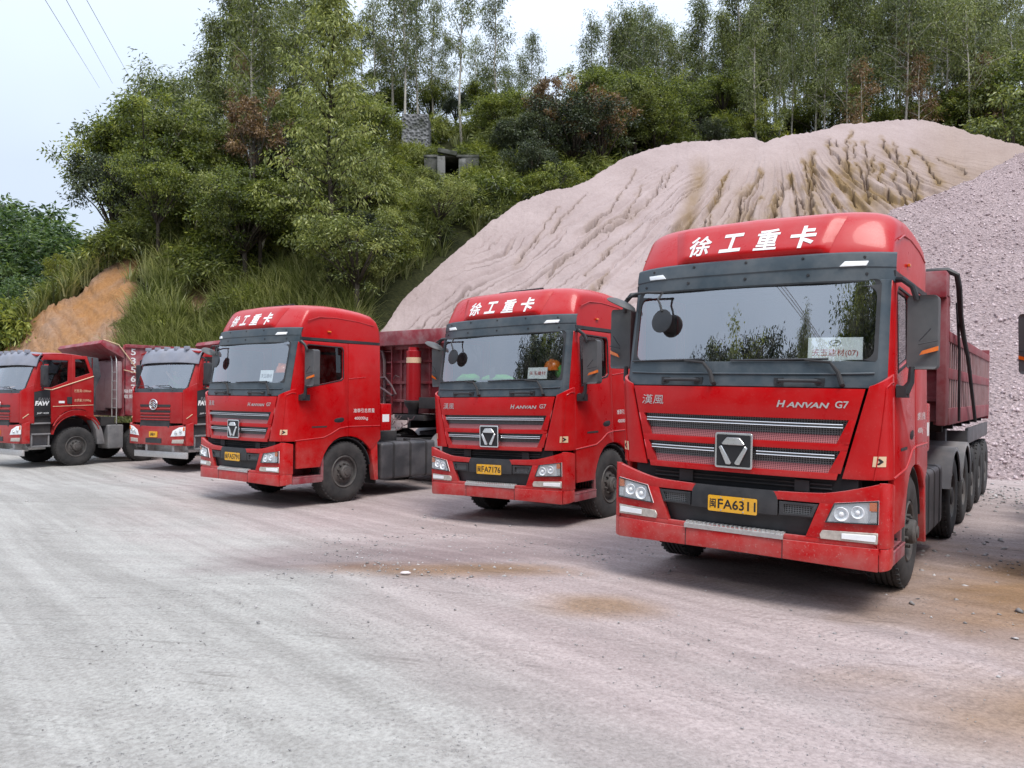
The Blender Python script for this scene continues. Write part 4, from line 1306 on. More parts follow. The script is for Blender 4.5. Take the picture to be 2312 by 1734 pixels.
    for s in (-1, 1):
        b = MB()
        b.box((s * 1.20, 2.33, .31), (s * .58, 3.80, 1.005))
        tk = part(b, "fuel_tank" if s > 0 else "air_tank_box", 'tank', T, bevel=.07, seg=4)
        b = MB()
        for y in (2.62, 3.06, 3.50):
            b.prism(rrect(.575, .303, 1.207, 1.012, .075), [rrect(.60, .33, 1.18, .985, .06)], lambda x, z, w: Vector((s * x, y + w, z)), .05)
        b.box((s * .98, 3.18, 1.0), (s * .90, 3.30, 1.05))
        part(b, "tank_strap", 'dark', tk)
        b = MB()
        b.box((s * 1.21, 2.30, 1.235), (s * .95, 2.56, 1.74))
        ab = part(b, "rear_corner_box", 'red', T, bevel=.02)
        b = MB()
        b.box((s * 1.212, 2.33, 1.40), (s * 1.208, 2.50, 1.54))
        part(b, "box_sticker", 'card', ab)
        for y in (4.72, 6.07):
            b = MB()
            pts = [(math.cos(a) * .60 + y, math.sin(a) * .60 + .55) for a in [R(12 + 156 * i / 16) for i in range(17)]]
            b.patch(lambda u, v: (s * (1.25 - .62 * v), pts[int(u * 16 + .5)][0], pts[int(u * 16 + .5)][1]), 16, 1, -.02, (s * .9, y, .55))
            b.patch(lambda u, v: (s * (1.25 + .0 * v), y + (pts[int(u * 16 + .5)][0] - y) * (1 - .06 * v), .55 + (pts[int(u * 16 + .5)][1] - .55) * (1 - .06 * v)), 16, 1, .02, (0, y, .55))
            part(b, "fender", 'lgrey', T, bevel=.0)
    # coiled air lines behind the cab
    b = MB()
    for k, (x0, x1) in enumerate(((-.35, -.2), (-.15, -.3), (.1, .2))):
        pts = [(x0 + (x1 - x0) * q / 60 + .05 * math.cos(q * 1.05), 2.45 + 1.7 * q / 60, 1.45 - .35 * math.sin(math.pi * q / 60) + .05 * math.sin(q * 1.05)) for q in range(61)]
        b.tube(pts, .012, 5)
    part(b, "air_hose", 'hose', T)
    b = MB()
    b.box((-.5, 2.4, 1.0), (.3, 2.75, 1.35)); b.box((.4, 2.5, 1.0), (.8, 3.1, 1.2)); b.box((-.9, 2.9, 1.0), (-.4, 3.3, 1.28))
    b.tube([(-.6, 2.5, 1.2), (0, 2.7, 1.3), (.6, 2.55, 1.15), (.8, 3.2, 1.1)], .03, 6)
    part(b, "valve_gear", 'dark', T, bevel=.02)
    for s in (-1, 1):
        wheel(T, 1.19, 1.455, .535, .535, .31, s)
        for y in (4.72, 6.07):
            wheel(T, 1.21, y, .535, .535, .30, s, 'drive')
            wheel(T, .88, y, .535, .535, .30, s, 'drive', 30)
    b = MB()
    for y, r_ in ((1.455, .09), (4.72, .12), (6.07, .12)):
        b.tube([(-1.0, y, .535), (1.0, y, .535)], r_, 10)
    b.lathe([(0, -.25), (.2, -.2), (.26, 0), (.2, .2), (0, .25)], Matrix.Translation((0, 4.72, .535)) @ WHX, 16)
    part(b, "axle", 'dark', T)
    return T

def add_plate(T, txt, dark='blackink'):
    b = MB()
    b.prism(rrect(-.22, .754, .22, .894, .012), [], lambda x, z, w: Vector((x, -.0235 + w, z)), .006)
    p = part(b, "licence_plate", 'plate', T)
    f = lambda cx: (lambda a, c: Vector((cx + a, -.0245, .824 + c)))
    lettering("plate_lettering", txt[0], MT[dark], p, f(-.175), .058, .085, .02)
    lettering("plate_lettering", txt[1], MT[dark], p, f(-.105), .05, .085, .02)
    lettering("plate_lettering", txt[2:], MT[dark], p, f(.065), .062 * len(txt[2:]) - .02, .085, .02)
    b = MB()
    for x, z in ((-.10, .880), (.10, .880), (.10, .768), (-.10, .768)):
        b.lathe([(.007, 0), (.007, .004), (0, .006)], Matrix.Translation((x, -.0235, z)) @ Matrix.Rotation(math.pi / 2, 4, 'X'), 8)
    part(b, "plate_bolt", 'alu', p)

# ------------------------------------------------------------------ tipping semi-trailer (frame of the tractor, y counted from its bumper)
def make_trailer():
    T = bpy.data.objects.new("tipper_trailer", None)
    link(T)
    y0, y1, X, z0, z1 = 4.62, 11.2, 1.205, 1.5, 2.62
    b = MB()
    b.box((-X + .05, y0, z0), (X - .05, y1, z0 + .06))
    b.box((-X + .02, y0, z0), (X - .02, y0 + .05, 3.0))
    part(b, "body_floor", 'red3', T)
    for s in (-1, 1):
        b = MB()
        b.box((s * (X - .20), y0, z0), (s * (X - .014), y1, z1))
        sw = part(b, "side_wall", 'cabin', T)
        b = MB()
        b.box((s * (X - .16), y0, z1 - .13), (s * (X + .01), y1, z1)); b.box((s * (X - .16), y0, 2.03), (s * (X + .005), y1, 2.17)); b.box((s * (X - .16), y0, z0 - .04), (s * (X + .01), y1, z0 + .17))
        part(b, "side_rail", 'red4', sw, bevel=.012)
        b = MB()
        n = 26
        for k in range(n):
            y = y0 + .25 + (y1 - y0 - .35) * k / (n - 1)
            b.box((s * (X - .05), y, z0 + .17), (s * (X - .002), y + .06, z1 - .13))
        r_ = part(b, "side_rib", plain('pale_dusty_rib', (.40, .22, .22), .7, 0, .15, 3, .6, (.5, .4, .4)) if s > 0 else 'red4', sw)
        b = MB()
        b.prism([(y0 - .28, 1.46), (y0 + .10, 1.46), (y0 + .10, 2.75), (y0 - .06, 3.05), (y0 - .28, 3.05)], [], lambda y, z, w: Vector((s * (X + .0 - w), y, z)), .10)
        part(b, "front_post", 'red4', T, bevel=.015)
    b = MB()
    b.box((-X, y0 - .36, 3.0), (X, y0 - .02, 3.32)); b.box((-X, y0 - .10, 2.92), (X, y0 + .10, 3.06))
    hd = part(b, "head_beam", 'red3', T, bevel=.02)
    b = MB()
    b.box((-X + .02, y0 - .02, z0), (X - .02, y0, 2.95))
    for z in (1.75, 2.15, 2.62):
        b.box((-X + .02, y0 - .07, z), (X - .02, y0 - .02, z + .06))
    for x in (-.62, -.2, .25, .66):
        b.box((x, y0 - .06, z0), (x + .05, y0 - .02, 2.95))
    part(b, "bulkhead", 'red4', T, bevel=.008)
    # telescopic ram
    b = MB()
    Mc = Matrix.Translation((.02, y0 - .28, 0))
    b.lathe([(0, 1.78), (.155, 1.78), (.16, 1.80), (.16, 2.80), (.165, 2.82), (.165, 2.86), (.12, 2.87), (.12, 2.94), (0, 2.94)], Mc, 28)
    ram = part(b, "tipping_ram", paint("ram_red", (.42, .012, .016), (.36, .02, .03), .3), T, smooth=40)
    b = MB()
    b.lathe([(.1605, 2.60), (.163, 2.60), (.163, 2.72), (.1605, 2.72)], Mc, 28)
    part(b, "ram_label", 'decal', ram)
    b = MB()
    b.lathe([(0, 1.40), (.10, 1.42), (.12, 1.6), (.20, 1.72), (.20, 1.79), (0, 1.79)], Mc, 20)
    b.box((-.42, y0 - .42, 1.36), (.46, y0 - .1, 1.48)); b.box((.3, y0 - .4, 1.62), (.85, y0 - .1, 1.86))
    part(b, "ram_base", 'dark', ram, bevel=.01)
    # ladder and its hoses
    b = MB()
    for x in (-1.16, -.80):
        b.box((x - .018, y0 - .16, 1.45), (x + .018, y0 - .12, 3.02))
    for k in range(6):
        b.box((-1.16, y0 - .155, 1.62 + .25 * k), (-.80, y0 - .125, 1.65 + .25 * k))
    part(b, "ladder", 'red4', T, bevel=.004, seg=1)
    b = MB()
    b.tube([(-.98, y0 - .2, 1.45), (-.97, y0 - .2, 2.2), (-.99, y0 - .2, 2.7), (-1.05, y0 - .2, 2.88), (-1.2, y0 - .2, 2.92)], .035, 8)
    b.tube([(-1.2, y0 - .25, 2.28), (-.9, y0 - .25, 2.30), (-.65, y0 - .3, 2.12), (-.5, y0 - .3, 1.92), (-.62, y0 - .3, 1.89), (-.9, y0 - .28, 2.02), (-1.2, y0 - .25, 2.12)], .022, 8)
    b.tube([(-.55, y0 - .15, 2.30), (-.62, y0 - .2, 2.34), (-.68, y0 - .2, 2.26)], .012, 6)
    part(b, "hydraulic_hose", 'hose', T)
    # tarpaulin line and its top hoop on the near side
    b = MB()
    dy = y0 - 4.12
    rope = [(.95, 4.02, 3.36), (1.18, 4.05, 3.36), (1.28, 4.08, 3.30), (1.30, 4.14, 3.15), (1.30, 4.34, 2.84), (1.30, 4.75, 2.60), (1.30, 5.4, 2.35), (1.29, 6.1, 1.95), (1.28, 6.9, 1.47)]
    b.tube([(x, y + dy, z) for x, y, z in rope], [.03, .035, .035, .035, .032, .03, .026, .024, .024], 8)
    b.tube([(1.25, 4.45 + dy, 3.0), (1.27, 4.62 + dy, 2.4), (1.27, 4.72 + dy, 1.5)], .018, 6)
    part(b, "tarp_line", 'black', T)
    # rear door
    b = MB()
    b.box((-X, y1, z0 - .1), (X, y1 + .06, z1 + .1))
    for x in (-.8, -.3, .25, .75):
        b.box((x, y1 + .06, z0), (x + .08, y1 + .12, z1))
    part(b, "tail_gate", 'red4', T, bevel=.01)
    # running gear
    b = MB()
    for s in (-1, 1):
        b.box((s * .52, 4.7, 1.16), (s * .42, y1, 1.46))
        b.box((s * .5, 7.3, .95), (s * .42, y1 - .1, 1.16))
    for y in (5.0, 6.2, 7.4, 8.7, 10.0, 11.0):
        b.box((-1.1, y, 1.36), (1.1, y + .1, 1.48))
    for y in (7.95, 9.25, 10.55):
        b.tube([(-1.1, y, .52), (1.1, y, .52)], .075, 8)
    part(b, "trailer_frame", 'dark', T)
    for s in (-1, 1):
        b = MB()
        b.box((s * .98, 6.55, .35), (s * .86, 6.70, 1.36)); b.box((s * 1.05, 6.5, .33), (s * .80, 6.75, .36))
        part(b, "landing_leg", 'lgrey', T, bevel=.01)
        b = MB()
        b.prism([(7.28, 1.34), (11.1, 1.34), (11.1, 1.1), (7.42, 1.1), (7.30, .72), (7.24, .72)], [], lambda y, z, w: Vector((s * (1.20 - w), y, z)), .04)
        b.box((s * 1.20, 7.24, .72), (s * .64, 7.28, 1.30))
        part(b, "trailer_fender", 'tank', T, bevel=.01)
        for y in (7.95, 9.25, 10.55):
            wheel(T, 1.21, y, .52, .52, .29, s, 'drive', 32)
            wheel(T, .89, y, .52, .52, .29, s, 'drive', 20)
    return T

# ------------------------------------------------------------------ rigid tipper lorry
def make_tipper():
    T = bpy.data.objects.new("tipper_lorry", None)
    link(T)
    C = (0, 1.2, 1.7)
    fF = lambda x: .11 * (abs(x) / 1.2) ** 2.2
    fW = lambda x, z: .02 + .34 * max(0, z - 2.05) / .95 + .14 * (abs(x) / 1.12) ** 2.2
    # front face
    def face(name, za, zb, hw, mat, o=0.0, t=.04, n=20, par=None):
        b = MB()
        b.patch(lambda u, v: ((2 * u - 1) * hw, fF((2 * u - 1) * hw) + o, za + (zb - za) * v), n, 2, t)
        return part(b, name, mat, par or T, bevel=.008)
    hood = face("hood", 1.25, 2.03, 1.02, 'red2')
    b = MB()
    for z0_, z1_, hw in ((1.66, 1.72, .62), (1.52, 1.57, .62), (1.42, 1.445, .6), (1.345, 1.365, .6), (1.27, 1.31, .6)):
        b.patch(lambda u, v: ((2 * u - 1) * hw, fF((2 * u - 1) * hw) - .012, z0_ + (z1_ - z0_) * v), 12, 1, .03)
    part(b, "grille", 'dark', T)
    b = MB()
    for z0_ in (1.60, 1.475, 1.395, 1.32):
        b.patch(lambda u, v: ((2 * u - 1) * .62, fF((2 * u - 1) * .62) - .024, z0_ + .028 * v), 12, 1, .03)
    part(b, "grille_slat", 'red2', T, bevel=.004, seg=1)
    b = MB()
    Me = Matrix.Translation((0, -.03, 1.72)) @ Matrix.Rotation(math.pi / 2, 4, 'X') @ Matrix.Diagonal((1.0, .86, 1, 1))
    b.lathe([(.150 + .018 * math.cos(a), .018 * math.sin(a)) for a in [2 * math.pi * k / 8 for k in range(8)]], Me, 32, close=True)
    for s in (-1, 1):
        for k in range(3):
            b.tube([(s * .014, -.035, 1.79 - .05 * k), (s * (.12 - .02 * k), -.035, 1.745 - .05 * k)], .013, 6)
    b.tube([(0, -.035, 1.60), (0, -.035, 1.84)], .014, 6)
    part(b, "emblem", 'chrome', T)
    for s in (-1, 1):
        b = MB()
        def fc(u, v):
            z = 1.22 + (.86 + .18 * u) * v
            x0 = 1.03
            p0, p1, p2 = Vector((x0, fF(x0), z)), Vector((1.215, .12, z)), Vector((1.225, .36, z))
            q = p0 * (1 - u) ** 2 + p1 * 2 * u * (1 - u) + p2 * u * u
            return (s * q.x, q.y, q.z)
        b.patch(fc, 10, 6, .03, C)
        part(b, "corner_panel", 'red2', T, bevel=.006)
        b = MB()
        b.tube([Vector(fc(.3 + .4 * k / 8, .16 + .10 * k / 8)) + Vector((s * .004, -.004, 0)) for k in range(9)], .01, 6)
        part(b, "panel_rib", 'decal', T)
    # bumper
    b = MB()
    b.patch(lambda u, v: ((2 * u - 1) * 1.14, fF((2 * u - 1) * 1.14) - .02, .69 + .47 * v + .05 * v * abs(2 * u - 1) ** 2), 22, 3, .06)
    for s in (-1, 1):
        b.patch(lambda u, v: (s * (1.14 + .085 * math.sin(min(1, u / .6) * math.pi / 2)), fF(1.14) - .02 + .1 * (1 - math.cos(min(1, u / .6) * math.pi / 2)) + max(0, u - .6) / .4 * .08, .69 + (.52 + .06 * u) * v), 10, 3, .05, C)
    part(b, "bumper", 'red2', T, bevel=.012)
    b = MB()
    b.box((-.6, .0, 1.14), (.6, .2, 1.27))
    b.box((-.32, -.03, .74), (.32, .06, .86))
    part(b, "bumper_opening", 'black', T)
    b = MB()
    b.prism(rrect(-.16, .885, .16, 1.03, .012), [], lambda x, z, w: Vector((x, -.04 + w, z)), .02)
    pl = part(b, "licence_plate", 'plate', T)
    lettering("plate_lettering", "闽F", MT['blackink'], pl, lambda a, c: Vector((a, -.0415, .957 + c)), .2, .085, .02)
    for s in (-1, 1):
        fl = lambda o: (lambda x, z, w: Vector((s * x, fF(x) + o + w, z)))
        b = MB(); b.prism([(.66, .915), (1.13, .94), (1.14, 1.17), (.95, 1.15), (.74, 1.06)], [], fl(-.03), .02)
        hl = part(b, "headlight", 'lamp', T, bevel=.004)
        b = MB()
        for cx, cz, r0 in ((.84, 1.0, .055), (.99, 1.04, .06)):
            b.lathe([(r0, .0), (r0 * .6, -.012), (r0 * .5, .01), (0, .016)], Matrix.Translation((s * cx, fF(cx) - .036, cz)) @ Matrix.Rotation(math.pi / 2, 4, 'X'), 20)
        part(b, "lamp_bowl", 'chrome', hl)
        b = MB(); b.prism([(1.08, 1.06), (1.132, 1.07), (1.135, 1.16), (1.09, 1.155)], [], fl(-.04), .015)
        part(b, "indicator", 'amber', hl)
        b = MB(); b.prism([(.70, .745), (1.08, .75), (1.10, .85), (.72, .835)], [], fl(-.032), .02)
        part(b, "fog_light", 'fog', T, bevel=.004)
    # low steel guard under the bumper
    b = MB()
    b.box((-1.0, .10, .36), (1.15, .16, .52)); b.box((-.6, .15, .45), (-.5, .5, .75)); b.box((.5, .15, .45), (.6, .5, .75))
    b.box((-.9, .35, .5), (.9, .8, .75))
    part(b, "underrun_bar", 'alu', T, bevel=.008)
    # black wiper field, windscreen
    b = MB()
    b.patch(lambda u, v: ((2 * u - 1) * 1.03, fW((2 * u - 1) * 1.03, 2.03) - .01, 2.03 + .1 * v), 16, 1, .03)
    part(b, "wiper_panel", 'visor', T)
    b = MB()
    b.patch(lambda u, v: ((2 * u - 1) * 1.07, fW((2 * u - 1) * 1.07, 2.12 + .66 * v), 2.12 + .66 * v), 20, 8, .006)
    part(b, "windscreen", 'wind', T)
    b = MB()
    b.prism(rrect(-1.09, 2.10, 1.09, 2.80, .05), [rrect(-1.06, 2.13, 1.06, 2.77, .06)], lambda x, z, w: Vector((x, fW(x, z) - .006 + w, z)), .012)
    part(b, "windscreen_seal", 'black', T)
    for s in (-1, 1):
        b = MB()
        def fp(u, v):
            z = 2.0 + .82 * v
            y0 = fW(1.07, z)
            return (s * (1.07 + .145 * u ** .7), y0 + (.26 + .04 * v) * u ** 1.6 + (.02 if u == 0 else 0), z)
        b.patch(fp, 8, 6, .03, C)
        part(b, "cab_pillar", 'red2', T, bevel=.004)
    b = MB()
    for xb, tip in ((-.15, -.9), (.75, .0)):
        b.tube([(xb, .0, 2.08), (xb - .05, .0, 2.15), (xb - .15, .0, 2.2), (tip, .03, 2.2)], [.015, .013, .01, .008], 6)
    part(b, "wiper", 'black', T)
    # visor
    b = MB()
    b.patch(lambda u, v: ((2 * u - 1) * 1.2, .20 + .10 * v + .20 * abs(2 * u - 1) ** 3 + .25 * max(0, v - .75), 2.80 + .37 * v - .05 * abs(2 * u - 1) ** 4), 28, 5, .04)
    for x in (-.8, -.4, .0, .4, .8):
        b.box((x - .05, .30, 3.12), (x + .05, .42, 3.21))
    part(b, "sun_visor", plain("pale_visor", (.24, .25, .30), .45, 0, .1, 5, .3, (.4, .38, .38)), T, bevel=.01)
    # cab sides
    for s in (-1, 1):
        fs = lambda y, z, w, d=0.0: Vector((s * (1.225 - .03 * max(0, z - 2.1) - w), y, z))
        door = [(.34, 2.06), (.76, 2.15), (.80, 1.18), (.86, 1.25), (1.0, 1.41), (1.15, 1.52), (1.31, 1.57), (1.31, 3.08), (.62, 3.08), (.46, 2.80)]
        win = [(.52, 2.20), (.80, 2.19), (1.22, 2.36), (1.24, 2.94), (.60, 2.94), (.50, 2.70)]
        b = MB(); b.prism(door, [win], fs, .05)
        d = part(b, "door", 'red2', T, bevel=.008)
        b = MB(); b.prism([(.49, 2.15), (1.27, 2.32), (1.27, 2.97), (.57, 2.97), (.47, 2.7)], [], lambda y, z, w: fs(y, z, w + .03), .006)
        part(b, "side_window", 'side', d)
        rear = [(1.318, 1.57), (1.45, 1.60), (1.66, 1.57), (1.80, 1.49), (1.93, 1.38), (1.93, 2.50), (1.74, 3.08), (1.318, 3.08)]
        w2 = [(1.42, 2.46), (1.83, 2.60), (1.69, 2.99), (1.42, 2.98)]
        b = MB(); b.prism(rear, [w2], fs, .05)
        c = part(b, "cab_side", 'red2', T, bevel=.008)
        b = MB(); b.prism([(1.40, 2.43), (1.86, 2.58), (1.70, 3.01), (1.40, 3.01)], [], lambda y, z, w: fs(y, z, w + .03), .006)
        part(b, "side_window", 'side', c)
        b = MB()
        b.tube([fs(.60, 2.145, -.004), fs(.80, 2.125, -.004), fs(1.93, 2.515, -.004)], .014, 6)
        b.tube([fs(.82, 1.67, -.003), fs(1.92, 1.70, -.003)], .008, 6)
        part(b, "swage", 'decal', c)
        b = MB(); b.prism([(.35, 2.06), (.755, 2.145), (.765, 1.43), (.35, 1.40)], [], lambda y, z, w: fs(y, z, w - .006), .03)
        dk = part(b, "dark_panel", 'blackink', T, bevel=.005)
        if s > 0:
            fl = lambda cy, cz: (lambda a, q: Vector((1.232 - .03 * max(0, cz - 2.1), cy + a, cz + q)))
            lettering("lettering", "FAW", MT['white'], dk, fl(.555, 1.76), .37, .125, .05, .15)
            lettering("lettering", "FAW", MT['lgrey'], dk, (lambda a, q: Vector((1.2335, .60 + a, 1.86 + q))), .30, .10, .01, .15)
            lettering("lettering", "J6P·420", MT['white'], dk, fl(.57, 1.49), .30, .05)
            lettering("lettering", "栏板高:1200mm", MT['decal'], c, fl(1.62, 2.10), .46, .09)
            lettering("lettering", "总质量:31000kg", MT['decal'], c, fl(1.62, 1.83), .46, .09)
            b = MB(); b.box((1.222, .98, 1.76), (1.234, 1.13, 1.82))
            part(b, "door_sticker", 'card', d)
            b = MB(); b.box((1.20, 1.20, 1.74), (1.24, 1.33, 1.93))
            part(b, "door_handle", 'black', d, bevel=.008)
        # stepped entry
        b = MB()
        for z in (1.20, .91, .58):
            b.box((s * 1.22, .30, z), (s * .95, .78, z + .04))
        b.box((s * .98, .28, .62), (s * .94, .80, 1.42))
        b.box((s * 1.20, .29, .58), (s * 1.16, .33, .92)); b.box((s * 1.20, .72, .58), (s * 1.16, .76, .92))
        part(b, "entry_step", 'lgrey', T, bevel=.006)
        b = MB()
        b.box((s * 1.15, .28, .92), (s * .98, .80, 1.42))
        part(b, "step_well", 'dark', T)
        # wheel arch
        b = MB()
        pts = [(1.47 + .66 * math.cos(a) * 1.0, .93 + .64 * math.sin(a)) for a in [R(20 + 150 * i / 16) for i in range(17)]]
        b.patch(lambda u, v: (s * (1.25 - .02 * v), pts[int(u * 16 + .5)][0] + 0 * v, pts[int(u * 16 + .5)][1] - .13 * v * math.sin(R(20 + 150 * u))), 16, 2, .03, (0, 1.47, .9))
        b.patch(lambda u, v: (s * (1.24 - .5 * v), pts[int(u * 16 + .5)][0], pts[int(u * 16 + .5)][1] - .13), 16, 1, .02, (s * .9, 1.47, .4))
        part(b, "wheel_arch", 'red2', T, bevel=.0)
        b = MB()
        b.prism([(1.86, 1.40), (2.02, 1.33), (2.18, 1.0), (2.27, .58), (2.05, .58), (2.0, 1.0), (1.90, 1.22)], [], lambda y, z, w: Vector((s * (1.22 - w), y, z)), .30)
        part(b, "mudguard", 'lgrey', T, bevel=.02)
        # mirrors
        b = MB()
        b.box((s * 1.30, .46, 2.22), (s * 1.52, .58, 2.78))
        m = part(b, "wing_mirror", 'black', T, bevel=.035, seg=3)
        b = MB()
        b.tube([(s * 1.2, .5, 2.93), (s * 1.36, .5, 2.88), (s * 1.38, .52, 2.7)], .02, 6)
        part(b, "mirror_arm", 'black', m)
        b = MB()
        b.tube([(s * 1.2, .55, 2.16), (s * 1.35, .5, 2.14), (s * 1.38, .5, 2.3)], .02, 6)
        part(b, "mirror_arm", 'black', m)
        # air deflector behind the cab
        b = MB()
        b.prism([(1.75, 3.07), (2.06, 3.04), (2.15, 2.52), (2.0, 2.2), (2.0, 1.5), (1.94, 1.5), (1.94, 2.5)], [], lambda y, z, w: Vector((s * (1.2 - w), y, z)), .06)
        part(b, "air_deflector", 'tank', T, bevel=.012)
    b = MB()
    b.patch(lambda u, v: ((2 * u - 1) * 1.19, .40 + 1.45 * v, 3.08 + .09 * math.sin(math.pi * min(1, .15 + .8 * v)) + .05 * (1 - (2 * u - 1) ** 4) - .05), 14, 8, .05, (0, 1, 2))
    b.box((-1.2, 1.86, 1.4), (1.2, 1.92, 3.05)); b.box((-1.15, .4, 1.42), (1.15, 1.9, 1.47))
    part(b, "cab_roof", 'red2', T, bevel=.012)
    b = MB()
    b.box((-1.16, 1.3, 1.5), (1.16, 1.33, 3.0)); b.box((-1.15, .5, 2.98), (1.15, 1.9, 3.01)); b.box((-1.1, .45, 1.5), (1.1, 1.3, 1.9))
    part(b, "cabin_lining", 'cabin', T)
    b = MB()
    b.patch(lambda u, v: ((2 * u - 1) * 1.03, .14 + .13 * abs(2 * u - 1) ** 2 + .4 * v, [2.08, 2.12, 2.10, 1.8][int(v * 3 + .5)]), 10, 3, .04, (0, .5, 1.4))
    part(b, "dashboard", 'dash', T)
    b = MB()
    for x in (-.5, .55):
        b.box((x - .24, 1.1, 1.9), (x + .24, 1.24, 2.5)); b.box((x - .13, 1.12, 2.52), (x + .13, 1.2, 2.7))
    part(b, "seat", 'seat', T, bevel=.04)
    # tipping body
    y0, y1, X = 2.72, 8.6, 1.23
    b = MB()
    for s in (-1, 1):
        b.prism([(y0 + .08, 1.36), (y1, 1.36), (y1, 3.30), (y0 + .75, 3.46), (y0 + .08, 3.46)], [], lambda y, z, w: Vector((s * (X - w), y, z)), .06)
    b.box((-X, y0 + .08, 1.36), (X, y1, 1.42)); b.box((-X, y0 + .08, 1.4), (X, y0 + .14, 3.3)); b.box((-X, y1, 1.3), (X, y1 + .06, 3.1))
    body = part(b, "tipper_body", 'red3', T, bevel=.015)
    b = MB()
    for k in range(6):
        y = y0 + 1.0 + k * .9
        for s in (-1, 1):
            b.box((s * X, y, 1.4), (s * (X + .06), y + .12, 3.2))
    for s in (-1, 1):
        b.box((s * X, y0 + .1, 3.38), (s * (X + .05), y1, 3.48))
    part(b, "body_rib", 'red3', body, bevel=.01)
    b = MB()
    b.prism([(y0 + .12, 3.30), (y0 - .55, 3.52), (y0 - .62, 3.42), (y0 - .45, 3.28), (y0 - .02, 3.06), (y0 + .12, 3.0)], [], lambda y, z, w: Vector((-X + w, y, z + .10 * (w / 2.46 - .5))), 2 * X)
    part(b, "head_board", 'red3', body, bevel=.02)
    b = MB()
    b.box((.42, y0 - .07, 1.58), (1.16, y0 + .08, 2.98)); b.box((-1.16, y0 - .05, 1.5), (.42, y0 + .08, 3.0))
    part(b, "bulkhead_box", plain('dusty_pink_steel', (.30, .17, .18), .6, 0, .12, 2, .6, (.42, .32, .32)), body, bevel=.05, seg=3)
    b = MB()
    for x in (.95, 1.20):
        pts = [(x, y0 - .12, 1.15), (x, y0 - .12, 2.7), (x - .02, y0 - .12, 3.0), (x - .10, y0 - .10, 3.12), (x - .28, y0 - .05, 3.16)]
        b.tube(pts, .016, 8)
    for k in range(6):
        b.tube([(.95, y0 - .12, 1.35 + .26 * k), (1.20, y0 - .12, 1.35 + .26 * k)], .012, 6)
    part(b, "ladder", 'alu', T)
    b = MB()
    b.tube([(1.18, y0 - .5, 3.58), (1.26, y0 - .1, 3.45), (1.28, y0 + .45, 2.75), (1.28, y0 + .75, 2.45)], .016, 6)
    b.tube([(1.27, y0 + .05, 2.72), (1.28, y0 + .5, 2.62), (1.3, y0 + .8, 2.5), (1.28, y0 + .65, 1.9)], .014, 6)
    part(b, "tarp_line", 'decal', T)
    for k, ch in enumerate("53563"):
        lettering("lettering", ch, MT['white'], body, (lambda zz: lambda a, q: Vector((X + .003, y0 + .36 + a, zz + q)))(3.26 - .265 * k), .15, .19, .02)
    lettering("lettering", "轴数", MT['white'], body, lambda a, q: Vector((X + .003, y0 + .22 + a, 2.10 + q)), .27, .11)
    lettering("lettering", "载重", MT['white'], body, lambda a, q: Vector((X + .003, y0 + .22 + a, 1.94 + q)), .27, .11)
    # chassis
    b = MB()
    for s in (-1, 1):
        b.box((s * .5, .5, .8), (s * .4, 8.3, 1.1))
    b.box((-.7, .6, .55), (.7, 1.9, 1.3)); b.box((-1.1, 2.2, 1.1), (1.1, 2.6, 1.35))
    part(b, "chassis_frame", 'dark', T)
    b = MB()
    b.box((.62, 2.36, .43), (1.20, 2.82, 1.12))
    part(b, "battery_box", 'lgrey', T, bevel=.05, seg=3)
    b = MB()
    b.box((-1.2, 3.0, .5), (-.6, 4.0, 1.1))
    part(b, "fuel_tank", 'tank', T, bevel=.07, seg=3)
    for s in (-1, 1):
        wheel(T, 1.20, 1.47, .545, .545, .31, s)
        wheel(T, 1.20, 3.45, .545, .545, .31, s)
        for y in (6.0, 7.35):
            wheel(T, 1.22, y, .545, .545, .30, s, 'drive', 30)
            wheel(T, .89, y, .545, .545, .30, s, 'drive', 20)
    b = MB()
    for y in (1.47, 3.45, 6.0, 7.35):
        b.tube([(-1.0, y, .545), (1.0, y, .545)], .1, 8)
    part(b, "axle", 'dark', T)
    return T

# ------------------------------------------------------------------ place the lorries
trac = make_tractor()
units = {'R': trac, 'M': copy_tree(trac), 'C': copy_tree(trac), 'N': copy_tree(trac)}
G7 = "red tractor units with dark sun visors parked in a row"
for k, lab in (('R', "nearest and largest red tractor unit, standing in front of the gravel heap"),
               ('M', "middle red tractor unit with an orange helmet and green cloth behind its windscreen"),
               ('C', "red tractor unit showing its whole flank, front wheel and grey fuel tank"),
               ('N', "lorry at the right picture edge with only its dark wing mirror in view")):
    units[k].matrix_world = pose_matrix(k)
    tag(units[k], lab, "truck", G7)
add_plate(units['R'], "闽FA6311"); add_plate(units['M'], "闽FA7176"); add_plate(units['C'], "闽FA5791")
trl = make_trailer()
for k, dy, lab in (('R', -.5, "dusty red slatted tipper trailer with a black tarp line behind the nearest tractor unit"),
                   ('C', 0, "dusty red tipper trailer with a red upright ram and ladder behind the left tractor unit"),
                   ('M', -.1, "red tipper trailer hidden behind the middle tractor unit")):
    t = trl if k == 'R' else copy_tree(trl)
    t.matrix_world = pose_matrix(k, dy)
    if k == 'R':
        t.matrix_world = pose_matrix(k) @ Matrix.Translation((0, 4.7, 0)) @ Matrix.Rotation(R(.25), 4, 'Z') @ Matrix.Translation((0, -4.7 + dy, 0))
    tag(t, lab, "trailer", "tipper trailers coupled behind the red tractor units")
tip = make_tipper()
tip2 = copy_tree(tip)
for o, k, lab in ((tip, 'F', "leftmost red tipper lorry with a raised red head board and number 53563 on its body"),
                  (tip2, 'G', "red tipper lorry showing its oval chrome emblem, between leftmost lorry and the tractor units")):
    o.matrix_world = pose_matrix(k)
    tag(o, lab, "dump truck", "red tipper lorries parked at the left")

